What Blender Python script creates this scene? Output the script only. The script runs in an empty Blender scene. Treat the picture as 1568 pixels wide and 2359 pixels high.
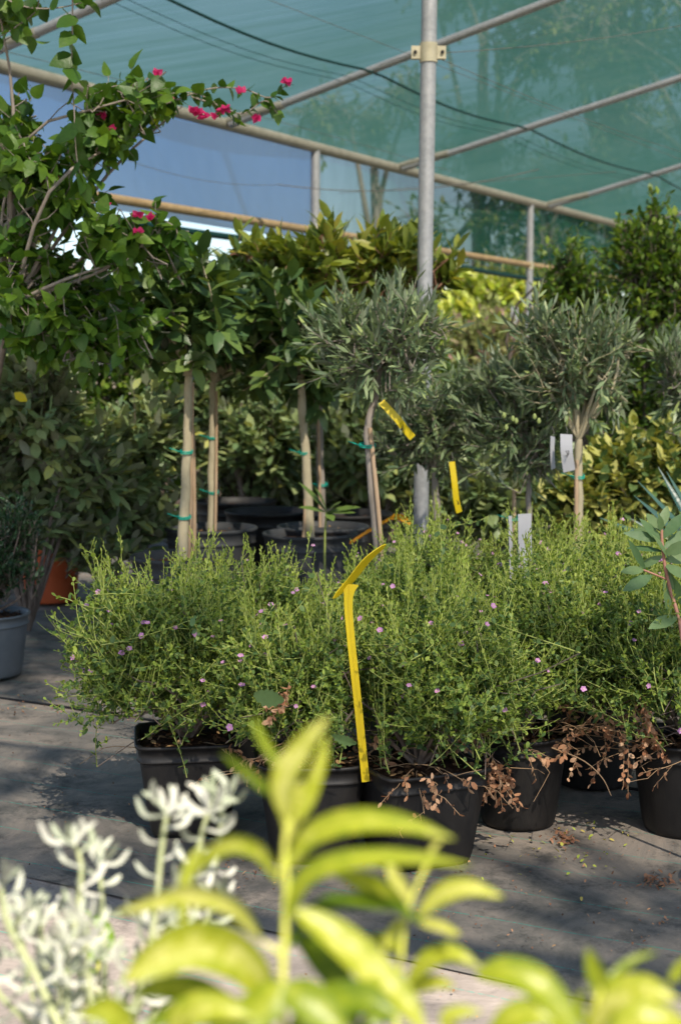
import bpy, math, random
import numpy as np
from mathutils import Vector, Matrix

sc = bpy.context.scene
RAD = math.radians
# ------------------------------------------------------------------ camera
CAM_H = 0.98
PITCH = math.atan(329/3400)
FPX = 3400.0
cd = bpy.data.cameras.new('camera'); cam = bpy.data.objects.new('camera', cd)
sc.collection.objects.link(cam); sc.camera = cam
cam.location = (0, 0, CAM_H); cam.rotation_euler = (math.pi/2 - PITCH, 0, 0)
cd.sensor_fit = 'VERTICAL'; cd.sensor_height = 23.5; cd.sensor_width = 15.6
cd.lens = FPX/2358*23.5
cd.clip_start = .05; cd.clip_end = 2000
cd.dof.use_dof = True; cd.dof.focus_distance = 3.05; cd.dof.aperture_fstop = 3.5
# ------------------------------------------------------------------ light
TOSUN = Vector((.30, -.85, 1.0)).normalized()
w = bpy.data.worlds.new('World'); sc.world = w; w.use_nodes = True
nt = w.node_tree; nt.nodes.clear()
sky = nt.nodes.new('ShaderNodeTexSky'); sky.sky_type = 'NISHITA'; sky.sun_disc = False
sky.sun_elevation = math.asin(TOSUN.z); sky.sun_rotation = math.atan2(TOSUN.x, TOSUN.y)
sky.air_density = 1.0; sky.dust_density = 1.2; sky.ozone_density = 1.5
bg = nt.nodes.new('ShaderNodeBackground'); bg.inputs[1].default_value = .088
wo = nt.nodes.new('ShaderNodeOutputWorld')
nt.links.new(sky.outputs[0], bg.inputs[0]); nt.links.new(bg.outputs[0], wo.inputs[0])
sd = bpy.data.lights.new('sun', 'SUN'); sd.energy = 5.0; sd.angle = RAD(.55); sd.color = (1, .90, .75)
so = bpy.data.objects.new('sun', sd); sc.collection.objects.link(so)
so.rotation_euler = TOSUN.to_track_quat('Z', 'Y').to_euler()
sc.view_settings.view_transform = 'Standard'; sc.view_settings.look = 'None'
sc.view_settings.exposure = 1.28; sc.view_settings.gamma = 1
sc.render.engine = 'CYCLES'
cy = sc.cycles
cy.use_denoising = True; cy.max_bounces = 7; cy.diffuse_bounces = 3; cy.glossy_bounces = 2
cy.transmission_bounces = 3; cy.transparent_max_bounces = 12; cy.use_adaptive_sampling = True
cy.adaptive_threshold = .02; cy.sample_clamp_indirect = 6; cy.caustics_reflective = False; cy.caustics_refractive = False

# ------------------------------------------------------------------ helpers
def V3(*a): return np.array(a, float)
_cp, _sp = math.cos(PITCH), math.sin(PITCH)
def ray(px, py):
    r, u, f = (px-784)/FPX, (1179-py)/FPX, 1.0
    return V3(r, f*_cp+u*_sp, -f*_sp+u*_cp)
def P(px, py, Y):
    d = ray(px, py); return V3(0, 0, CAM_H)+d*(Y/d[1])
def G(px, py, z=0.):
    d = ray(px, py); return V3(0, 0, CAM_H)+d*((z-CAM_H)/d[2])
def mpp(Y): return Y/FPX            # metres per reference pixel at distance Y
def nrm(a):
    a = np.asarray(a, float); return a/np.maximum(np.linalg.norm(a, axis=-1, keepdims=True), 1e-9)
def catmull(pts, n):
    p = np.asarray(pts, float)
    if len(p) == 2:
        t = np.linspace(0, 1, n)[:, None]; return p[0]*(1-t)+p[1]*t
    p = np.vstack([2*p[0]-p[1], p, 2*p[-1]-p[-2]])
    out = []
    for s in np.linspace(0, len(p)-3-1e-6, n):
        i = int(s); t = s-i; a, b, c, d = p[i:i+4]
        out.append(.5*((2*b)+(-a+c)*t+(2*a-5*b+4*c-d)*t*t+(-a+3*b-3*c+d)*t**3))
    return np.array(out)

class MB:
    def __init__(s): s.v = []; s.f = []; s.t = []; s.m = []; s.n = 0
    def add(s, v, f, tint=.5, mi=0):
        v = np.asarray(v, float).reshape(-1, 3); f = np.asarray(f, np.int64).reshape(-1, 4)
        s.v.append(v); s.f.append(f+s.n); s.n += len(v)
        s.t.append(np.broadcast_to(np.asarray(tint, float), (len(f),)).copy())
        s.m.append(np.full(len(f), mi))
        return s
    def build(s, name, mats, parent=None, smooth=True, loc=None):
        if not isinstance(mats, (list, tuple)): mats = [mats]
        v = np.concatenate(s.v); f = np.concatenate(s.f); t = np.concatenate(s.t); m = np.concatenate(s.m)
        if loc is not None: v = v-np.asarray(loc, float)
        me = bpy.data.meshes.new(name)
        me.vertices.add(len(v)); me.vertices.foreach_set('co', v.astype(np.float32).ravel())
        me.loops.add(len(f)*4); me.loops.foreach_set('vertex_index', f.astype(np.int32).ravel())
        me.polygons.add(len(f)); me.polygons.foreach_set('loop_start', np.arange(0, len(f)*4, 4, dtype=np.int32))
        me.polygons.foreach_set('material_index', m.astype(np.int32))
        me.polygons.foreach_set('use_smooth', np.full(len(f), bool(smooth)))
        me.update(calc_edges=True)
        a = me.attributes.new('tint', 'FLOAT', 'FACE'); a.data.foreach_set('value', t.astype(np.float32))
        for mm in mats: me.materials.append(mm)
        o = bpy.data.objects.new(name, me); sc.collection.objects.link(o)
        if parent is not None: o.parent = parent
        elif loc is not None: o.location = [float(x) for x in loc]
        return o

def tag(o, label, cat, group=None):
    o['label'] = label; o['category'] = cat
    if group: o['group'] = group
    return o
def struct(o, kind='structure'):
    o['kind'] = kind; return o
def thing(name, loc, label, cat, group=None):
    o = bpy.data.objects.new(name, None); sc.collection.objects.link(o)
    o.location = [float(x) for x in loc]; o.empty_display_size = .05
    return tag(o, label, cat, group)

class Plant:
    """one thing: an Empty at its base, its parts given in world coordinates"""
    def __init__(s, name, loc, label, cat, group=None):
        s.loc = np.asarray(loc, float); s.o = thing(name, loc, label, cat, group)
    def part(s, name, mb, mats, smooth=True, parent=None):
        if mb.n == 0: return None
        return mb.build(name, mats, parent or s.o, smooth, loc=s.loc)

def tubes(mb, pts, rad, sides=4, tint=.5, mi=0, cap=False):
    pts = np.asarray(pts, float)
    if pts.ndim == 2: pts = pts[None]
    N, K, _ = pts.shape
    rad = np.broadcast_to(np.asarray(rad, float), (N, K))
    tan = np.empty_like(pts); tan[:, 1:-1] = pts[:, 2:]-pts[:, :-2]; tan[:, 0] = pts[:, 1]-pts[:, 0]; tan[:, -1] = pts[:, -1]-pts[:, -2]
    tan = nrm(tan)
    main = nrm(pts[:, -1]-pts[:, 0])
    ref = np.where(np.abs(main[:, 2:3]) > .8, V3(1, 0, 0), V3(0, 0, 1))[:, None, :]
    a = nrm(np.cross(tan, ref)); b = np.cross(tan, a)
    th = np.arange(sides)*2*np.pi/sides
    ring = a[:, :, None, :]*np.cos(th)[None, None, :, None]+b[:, :, None, :]*np.sin(th)[None, None, :, None]
    v = pts[:, :, None, :]+ring*rad[:, :, None, None]
    base = (np.arange(N)*K*sides)[:, None, None]
    k = np.arange(K-1)[None, :, None]*sides; s0 = np.arange(sides)[None, None, :]; s1 = (s0+1) % sides
    f = np.stack([base+k+s0, base+k+s1, base+k+sides+s1, base+k+sides+s0], -1)
    t = tint if np.ndim(tint) == 0 else np.repeat(np.asarray(tint), (K-1)*sides)
    mb.add(v, f, t, mi)
    if cap:
        for e in (0, K-1):
            c = pts[:, e]; q = v[:, e]
            vv = np.concatenate([q, c[:, None]], 1)
            ff = []
            for i in range(0, sides, 2):
                ff.append(np.stack([np.arange(N)*(sides+1)+i, np.arange(N)*(sides+1)+(i+1) % sides, np.arange(N)*(sides+1)+(i+2) % sides, np.arange(N)*(sides+1)+sides], -1))
            mb.add(vv, np.concatenate(ff), .5, mi)

PROF = {
 'oval':  ([0, .3, .68, 1], [.12, .92, .86, .12]),
 'round': ([0, .22, .68, 1], [.2, .85, .98, .3]),
 'lance': ([0, .3, .65, 1], [.1, .9, .72, .05]),
 'olive': ([0, .35, .7, 1], [.15, .95, .75, .1]),
 'heart': ([0, .12, .35, .68, 1], [.35, .85, 1., .62, .04]),
 'big':   ([0, .12, .35, .6, .85, 1], [.06, .45, .92, .98, .55, .05]),
}
def leaves(mb, pos, dr, nor, L, W, prof='oval', tint=.5, mi=0, fold=0., curl=0.):
    pos = np.asarray(pos, float); N = len(pos)
    if N == 0: return
    d = nrm(dr); nor = np.asarray(nor, float); nor = nrm(nor-d*np.sum(nor*d, -1, keepdims=True)); sd_ = np.cross(d, nor)
    L = np.broadcast_to(np.asarray(L, float), (N,)); W = np.broadcast_to(np.asarray(W, float), (N,))
    curl = np.broadcast_to(np.asarray(curl, float), (N,))
    ts, ws = [np.array(x) for x in PROF[prof]]; K = len(ts)
    c = pos[:, None]+d[:, None]*(L[:, None]*ts)[..., None]-nor[:, None]*(L[:, None]*curl[:, None]*ts**2)[..., None]
    hw = (W[:, None]*ws/2)[..., None]*sd_[:, None]
    tt = np.broadcast_to(np.asarray(tint, float), (N,))
    if fold:
        up = (W[:, None]*ws/2*fold)[..., None]*nor[:, None]
        v = np.stack([c-hw+up, c, c+hw+up], 2); C = 3
    else:
        v = np.stack([c-hw, c+hw], 2); C = 2
    base = (np.arange(N)*K*C)[:, None, None]; k = np.arange(K-1)[None, :, None]*C; q = np.arange(C-1)[None, None, :]
    f = np.stack([base+k+q, base+k+q+1, base+k+C+q+1, base+k+C+q], -1)
    mb.add(v, f, np.repeat(tt, (K-1)*(C-1)), mi)

def rdir(rng, n):
    return nrm(rng.normal(size=(n, 3)))
def grow(S, D, L, K, bend, rng, wig=.06):
    """N curved shoots: (N,K,3)"""
    N = len(S); D = nrm(D); t = np.linspace(0, 1, K)
    L = np.broadcast_to(L, (N,))
    p = S[:, None]+D[:, None]*(L[:, None]*t)[..., None]+np.asarray(bend)*(L[:, None]*t**2)[..., None]
    wv = rdir(rng, N)[:, None]*(np.sin(t*np.pi*1.5)*wig)[None, :, None]*L[:, None, None]
    return p+wv
def along(pts, n, t0, t1, rng, jit=.03):
    N, K, _ = pts.shape
    t = np.clip(np.linspace(t0, t1, n)[None]+rng.uniform(-jit, jit, (N, n)), 0, .9999)
    s = t*(K-1); i = s.astype(int); fr = (s-i)[..., None]; r = np.arange(N)[:, None]
    p = pts[r, i]*(1-fr)+pts[r, i+1]*fr; tg = nrm(pts[r, i+1]-pts[r, i])
    return p.reshape(-1, 3), tg.reshape(-1, 3), t.ravel()
def leaf_on(mb, pts, n, L, W, rng, ang=.9, t0=.15, t1=1., prof='oval', tint=(.5, .25), tipt=0., upn=1.2, droop=0., opp=False, fold=0., curl=.1, mi=0, lvar=.25, tiptaper=.0):
    N = len(pts)
    p, tg, t = along(pts, n, t0, t1, rng)
    ref = np.where(np.abs(tg[:, 2:3]) > .9, V3(1, 0, 0), V3(0, 0, 1)); a = nrm(np.cross(tg, ref)); b = np.cross(tg, a)
    j = np.tile(np.arange(n), N); ph = np.repeat(rng.uniform(0, 6.28, N), n)
    phi = ph+(np.where(j % 2 == 0, 0, np.pi)+(j//2)*1.57 if opp else j*2.4)+rng.normal(0, .3, len(j))
    rad = a*np.cos(phi)[:, None]+b*np.sin(phi)[:, None]
    an = ang*rng.uniform(.7, 1.25, len(j))
    an = an*(1-.45*t**3)
    d = tg*np.cos(an)[:, None]+rad*np.sin(an)[:, None]+V3(0, 0, -droop)
    nor = V3(0, 0, upn)+tg*.6+rdir(rng, len(j))*.55
    sz = rng.uniform(1-lvar, 1+lvar, len(j))*(1-tiptaper*t)
    leaves(mb, p, d, nor, L*sz, W*sz, prof, tint[0]+tint[1]*rng.uniform(-1, 1, len(j))+tipt*t, mi, fold, curl*rng.uniform(-.3, 1.6, len(j)))

# ------------------------------------------------------------------ materials
def newmat(name):
    m = bpy.data.materials.new(name); m.use_nodes = True; n = m.node_tree; n.nodes.clear()
    return m, n, n.nodes.new('ShaderNodeOutputMaterial')
def ramp(n, fac, stops):
    r = n.nodes.new('ShaderNodeValToRGB'); e = r.color_ramp.elements
    e[0].position, e[0].color = stops[0][0], (*stops[0][1], 1); e[1].position, e[1].color = stops[-1][0], (*stops[-1][1], 1)
    for s in stops[1:-1]:
        x = e.new(s[0]); x.color = (*s[1], 1)
    if fac is not None: n.links.new(fac, r.inputs[0])
    return r
def leafmat(name, stops, trans=.3, rough=.45, spec=.4, tcol=(1.35, 1.25, .5), noise=0., back=None, sheen=0):
    m, n, out = newmat(name)
    at = n.nodes.new('ShaderNodeAttribute'); at.attribute_name = 'tint'
    fac = at.outputs['Fac']
    tc = n.nodes.new('ShaderNodeTexCoord')
    nz = n.nodes.new('ShaderNodeTexNoise'); nz.inputs['Scale'].default_value = 90; nz.inputs['Detail'].default_value = 2
    n.links.new(tc.outputs['Object'], nz.inputs['Vector'])
    mp = n.nodes.new('ShaderNodeMath'); mp.operation = 'MULTIPLY_ADD'; mp.inputs[1].default_value = .3+noise; mp.inputs[2].default_value = -.15-noise/2
    n.links.new(nz.outputs['Fac'], mp.inputs[0])
    ad = n.nodes.new('ShaderNodeMath'); ad.operation = 'ADD'; n.links.new(fac, ad.inputs[0]); n.links.new(mp.outputs[0], ad.inputs[1])
    r = ramp(n, ad.outputs[0], stops)
    col = r.outputs[0]
    if back:
        ge = n.nodes.new('ShaderNodeNewGeometry'); mx = n.nodes.new('ShaderNodeMix'); mx.data_type = 'RGBA'
        n.links.new(ge.outputs['Backfacing'], mx.inputs[0]); n.links.new(col, mx.inputs[6]); mx.inputs[7].default_value = (*back, 1); col = mx.outputs[2]
    p = n.nodes.new('ShaderNodeBsdfPrincipled'); n.links.new(col, p.inputs['Base Color'])
    p.inputs['Roughness'].default_value = rough; p.inputs['Specular IOR Level'].default_value = spec
    bp = n.nodes.new('ShaderNodeBump'); bp.inputs['Strength'].default_value = .25; bp.inputs['Distance'].default_value = .004
    n.links.new(nz.outputs['Fac'], bp.inputs['Height']); n.links.new(bp.outputs[0], p.inputs['Normal'])
    t = n.nodes.new('ShaderNodeBsdfTranslucent')
    mu = n.nodes.new('ShaderNodeMix'); mu.data_type = 'RGBA'; mu.blend_type = 'MULTIPLY'; mu.inputs[0].default_value = 1
    n.links.new(r.outputs[0], mu.inputs[6]); mu.inputs[7].default_value = (*tcol, 1); n.links.new(mu.outputs[2], t.inputs[0])
    mix = n.nodes.new('ShaderNodeMixShader'); mix.inputs[0].default_value = trans
    n.links.new(p.outputs[0], mix.inputs[1]); n.links.new(t.outputs[0], mix.inputs[2]); n.links.new(mix.outputs[0], out.inputs[0])
    return m
def solid(name, c1, c2=None, scale=20, rough=.6, spec=.3, bump=.2, metal=0, detail=5, stretch=(1, 1, 1), coord='Object'):
    m, n, out = newmat(name)
    p = n.nodes.new('ShaderNodeBsdfPrincipled'); n.links.new(p.outputs[0], out.inputs[0])
    tc = n.nodes.new('ShaderNodeTexCoord'); mp = n.nodes.new('ShaderNodeMapping'); mp.inputs['Scale'].default_value = stretch
    n.links.new(tc.outputs[coord], mp.inputs[0])
    nz = n.nodes.new('ShaderNodeTexNoise'); nz.inputs['Scale'].default_value = scale; nz.inputs['Detail'].default_value = detail; nz.inputs['Roughness'].default_value = .65
    n.links.new(mp.outputs[0], nz.inputs['Vector'])
    r = ramp(n, nz.outputs['Fac'], [(.3, c1), (.7, c2 or c1)]); n.links.new(r.outputs[0], p.inputs['Base Color'])
    p.inputs['Roughness'].default_value = rough; p.inputs['Specular IOR Level'].default_value = spec; p.inputs['Metallic'].default_value = metal
    b = n.nodes.new('ShaderNodeBump'); b.inputs['Strength'].default_value = bump; b.inputs['Distance'].default_value = .003
    n.links.new(nz.outputs['Fac'], b.inputs['Height']); n.links.new(b.outputs[0], p.inputs['Normal'])
    return m
def thin(name, col, trans=.4, rough=.5):
    m, n, out = newmat(name)
    p = n.nodes.new('ShaderNodeBsdfPrincipled'); p.inputs['Base Color'].default_value = (*col, 1); p.inputs['Roughness'].default_value = rough
    t = n.nodes.new('ShaderNodeBsdfTranslucent'); t.inputs[0].default_value = (*col, 1)
    x = n.nodes.new('ShaderNodeMixShader'); x.inputs[0].default_value = trans
    n.links.new(p.outputs[0], x.inputs[1]); n.links.new(t.outputs[0], x.inputs[2]); n.links.new(x.outputs[0], out.inputs[0])
    return m
def netmat(name, T0, c1, c2, ang, trl=.5, var=.07):
    """woven shade cloth: what passes falls off with the slant of the ray through the weave, as it does in real cloth"""
    m, n, out = newmat(name); L = n.links.new
    ge = n.nodes.new('ShaderNodeNewGeometry'); dt = n.nodes.new('ShaderNodeVectorMath'); dt.operation = 'DOT_PRODUCT'
    L(ge.outputs['Normal'], dt.inputs[0]); L(ge.outputs['Incoming'], dt.inputs[1])
    ab = n.nodes.new('ShaderNodeMath'); ab.operation = 'ABSOLUTE'; L(dt.outputs['Value'], ab.inputs[0])
    mxm = n.nodes.new('ShaderNodeMath'); mxm.operation = 'MAXIMUM'; L(ab.outputs[0], mxm.inputs[0]); mxm.inputs[1].default_value = .12
    inv = n.nodes.new('ShaderNodeMath'); inv.operation = 'DIVIDE'; inv.inputs[0].default_value = 1; L(mxm.outputs[0], inv.inputs[1])
    tc = n.nodes.new('ShaderNodeTexCoord'); mp = n.nodes.new('ShaderNodeMapping'); mp.inputs['Rotation'].default_value = (0, 0, ang)
    mp.inputs['Scale'].default_value = (.35, 14, 3)
    L(tc.outputs['Object'], mp.inputs[0])
    nz = n.nodes.new('ShaderNodeTexNoise'); nz.inputs['Scale'].default_value = 1.2; nz.inputs['Detail'].default_value = 6; nz.inputs['Roughness'].default_value = .7
    L(mp.outputs[0], nz.inputs['Vector'])
    nz2 = n.nodes.new('ShaderNodeTexNoise'); nz2.inputs['Scale'].default_value = 1.4; nz2.inputs['Detail'].default_value = 9; nz2.inputs['Roughness'].default_value = .75
    L(tc.outputs['Object'], nz2.inputs['Vector'])
    tm = n.nodes.new('ShaderNodeMapRange'); tm.inputs[1].default_value = .3; tm.inputs[2].default_value = .7; tm.inputs[3].default_value = T0-var; tm.inputs[4].default_value = T0+var
    L(nz.outputs['Fac'], tm.inputs[0])
    pw = n.nodes.new('ShaderNodeMath'); pw.operation = 'POWER'; L(tm.outputs[0], pw.inputs[0]); L(inv.outputs[0], pw.inputs[1])
    r = ramp(n, nz2.outputs['Fac'], [(.3, c1), (.7, c2)])
    df = n.nodes.new('ShaderNodeBsdfDiffuse'); tr = n.nodes.new('ShaderNodeBsdfTranslucent'); L(r.outputs[0], df.inputs[0]); L(r.outputs[0], tr.inputs[0])
    x1 = n.nodes.new('ShaderNodeMixShader'); x1.inputs[0].default_value = trl; L(df.outputs[0], x1.inputs[1]); L(tr.outputs[0], x1.inputs[2])
    tp = n.nodes.new('ShaderNodeBsdfTransparent')
    x2 = n.nodes.new('ShaderNodeMixShader'); L(pw.outputs[0], x2.inputs[0]); L(x1.outputs[0], x2.inputs[1]); L(tp.outputs[0], x2.inputs[2]); L(x2.outputs[0], out.inputs[0])
    return m

M = {}
M['bushleaf'] = leafmat('small_leaf', [(0, (.045, .095, .045)), (.42, (.11, .19, .05)), (.75, (.25, .34, .05)), (1, (.40, .46, .09))], .34, .5)
M['bushstem'] = solid('green_stem', (.28, .34, .07), (.38, .42, .13), rough=.6)
M['twig'] = solid('grey_brown_bark', (.10, .075, .06), (.24, .19, .16), 60, .85, stretch=(1, 1, .3))
M['drytwig'] = solid('dry_twig', (.30, .19, .10), (.42, .28, .17), 60, .8)
M['dead'] = leafmat('dead_leaf', [(0, (.28, .12, .06)), (.5, (.52, .28, .16)), (1, (.66, .44, .28))], .25, .7, .1, (1.1, .9, .7))
M['pink'] = thin('lilac_petal', (.70, .34, .64), .35)
M['pollen'] = solid('pollen', (.7, .6, .3))
M['magenta'] = thin('magenta_bract', (.62, .03, .17), .45)
M['black'] = solid('black_plastic', (.005, .005, .006), (.018, .016, .015), 34, .55, .4, .5, detail=12, stretch=(1, 1, .45))
M['greypot'] = solid('grey_plastic', (.10, .12, .135), (.14, .155, .17), 14, .55, .3, .1)
M['darkpot'] = solid('dark_grey_plastic', (.035, .038, .042), (.06, .062, .066), 14, .55, .3, .1)
M['terra'] = solid('orange_plastic', (.55, .10, .03), (.65, .14, .05), 12, .6)
M['soil'] = solid('potting_soil', (.018, .011, .008), (.09, .05, .03), 90, .95, .1, 1)
M['chip'] = leafmat('bark_chip', [(0, (.03, .018, .012)), (.6, (.16, .08, .04)), (1, (.40, .26, .12))], .05, .8, .1, (1, .9, .8))
M['yellowtag'] = thin('yellow_plastic', (.84, .66, .02), .35, .35)
M['orangetag'] = thin('orange_yellow_plastic', (.9, .42, .01), .35, .35)
M['whitetag'] = thin('white_plastic', (.50, .50, .53), .25, .4)
M['ink'] = solid('ink', (.01, .01, .012))
M['tie'] = solid('teal_tie', (.0, .30, .22), (.01, .42, .32))
M['galv'] = solid('galvanised_steel', (.30, .31, .32), (.44, .44, .45), 55, .55, .4, .15, .35)
M['pipe'] = solid('painted_pipe', (.26, .25, .20), (.36, .34, .28), 16, .6, .4, .1, .2)
M['rust'] = solid('rusty_pipe', (.30, .20, .10), (.44, .32, .18), 16, .65, .3, .15)
M['clamp'] = solid('clamp_steel', (.42, .38, .26), (.55, .50, .36), 20, .55, .4, .1, .2)
M['wire'] = solid('wire', (.12, .12, .11), (.18, .17, .15))
M['strap'] = solid('dark_net_seam', (.002, .03, .03), (.004, .045, .042))
M['bark_pale'] = solid('pale_bark', (.34, .29, .19), (.50, .44, .30), 26, .85, .2, .5, stretch=(1, 1, .35))
M['bark_grey'] = solid('grey_bark', (.20, .17, .14), (.36, .31, .27), 30, .85, .2, .5, stretch=(1, 1, .3))
M['bark_red'] = solid('reddish_branch', (.20, .10, .07), (.30, .17, .11), 30, .8)
M['bamboo'] = solid('cane_stake', (.36, .24, .14), (.50, .36, .24), 30, .7, stretch=(1, 1, .2))
M['rubber'] = leafmat('broad_leaf', [(0, (.03, .065, .022)), (.5, (.075, .14, .042)), (.82, (.17, .25, .05)), (1, (.38, .42, .08))], .18, .38, .5)
M['photinia'] = leafmat('young_olive_leaf', [(0, (.05, .09, .025)), (.5, (.12, .18, .035)), (.85, (.26, .31, .05)), (1, (.38, .34, .06))], .3, .38, .5)
M['olive'] = leafmat('olive_leaf', [(0, (.06, .11, .055)), (.5, (.155, .22, .11)), (.85, (.27, .34, .17)), (1, (.36, .44, .15))], .18, .42, .4, (1.2, 1.3, .6), back=(.21, .25, .16))
M['boug'] = leafmat('climber_leaf', [(0, (.022, .06, .014)), (.5, (.065, .15, .02)), (.85, (.16, .28, .03)), (1, (.34, .42, .05))], .4, .42, .45)
M['elae'] = leafmat('grey_green_leaf', [(0, (.07, .14, .065)), (.5, (.21, .31, .13)), (.82, (.38, .45, .20)), (1, (.58, .56, .10))], .28, .4, .5, (1.3, 1.2, .6), back=(.26, .28, .20))
M['hedge'] = leafmat('hedge_leaf', [(0, (.03, .07, .018)), (.5, (.08, .16, .025)), (.85, (.19, .29, .035)), (1, (.36, .42, .06))], .3, .45, .4)
M['varieg'] = leafmat('variegated_leaf', [(0, (.06, .12, .04)), (.42, (.15, .23, .08)), (.58, (.46, .46, .11)), (1, (.64, .62, .22))], .22, .42, .45, noise=.5)
M['yellowbush'] = leafmat('yellow_green_leaf', [(0, (.09, .16, .03)), (.45, (.26, .35, .05)), (1, (.55, .56, .18))], .35, .5, .3)
M['pinkbush'] = leafmat('pale_flower', [(0, (.22, .30, .08)), (.72, (.40, .42, .16)), (.9, (.62, .36, .36)), (1, (.75, .45, .50))], .3, .6, .2, (1, 1, .9))
M['fartree'] = leafmat('far_tree_leaf', [(0, (.05, .09, .03)), (.5, (.12, .17, .04)), (1, (.30, .32, .08))], .3, .5, .3)
M['darkshrub'] = leafmat('dark_box_leaf', [(0, (.012, .035, .016)), (.6, (.03, .075, .03)), (1, (.06, .13, .05))], .2, .4, .5)
M['protea'] = leafmat('felted_leaf', [(0, (.06, .13, .05)), (.5, (.115, .19, .075)), (1, (.18, .25, .11))], .2, .5, .35, (1.2, 1.3, .6))
M['protea_leaf'] = leafmat('broad_weed_leaf', [(0, (.08, .16, .06)), (1, (.20, .32, .12))], .25, .5)
M['protstem'] = solid('red_stem', (.30, .13, .09), (.45, .24, .17))
M['blade'] = leafmat('blue_blade', [(0, (.03, .09, .08)), (1, (.09, .18, .14))], .1, .35, .5)
M['lime'] = leafmat('lime_leaf', [(0, (.07, .13, .008)), (.45, (.19, .25, .012)), (.8, (.33, .36, .03)), (1, (.50, .50, .14))], .5, .38, .4, (1.15, 1.15, .45))
M['limestem'] = solid('lime_stem', (.38, .42, .06), (.50, .50, .10))
M['freshgreen'] = leafmat('fresh_green_leaf', [(0, (.13, .26, .02)), (1, (.25, .42, .03))], .4, .4, .4)
M['felt'] = leafmat('white_felt_leaf', [(0, (.20, .235, .15)), (.5, (.33, .36, .28)), (1, (.50, .50, .45))], .2, .85, .1, (1, 1, .9))
M['feltstem'] = solid('felt_stem', (.24, .28, .14), (.36, .38, .22), 60, .9)

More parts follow.
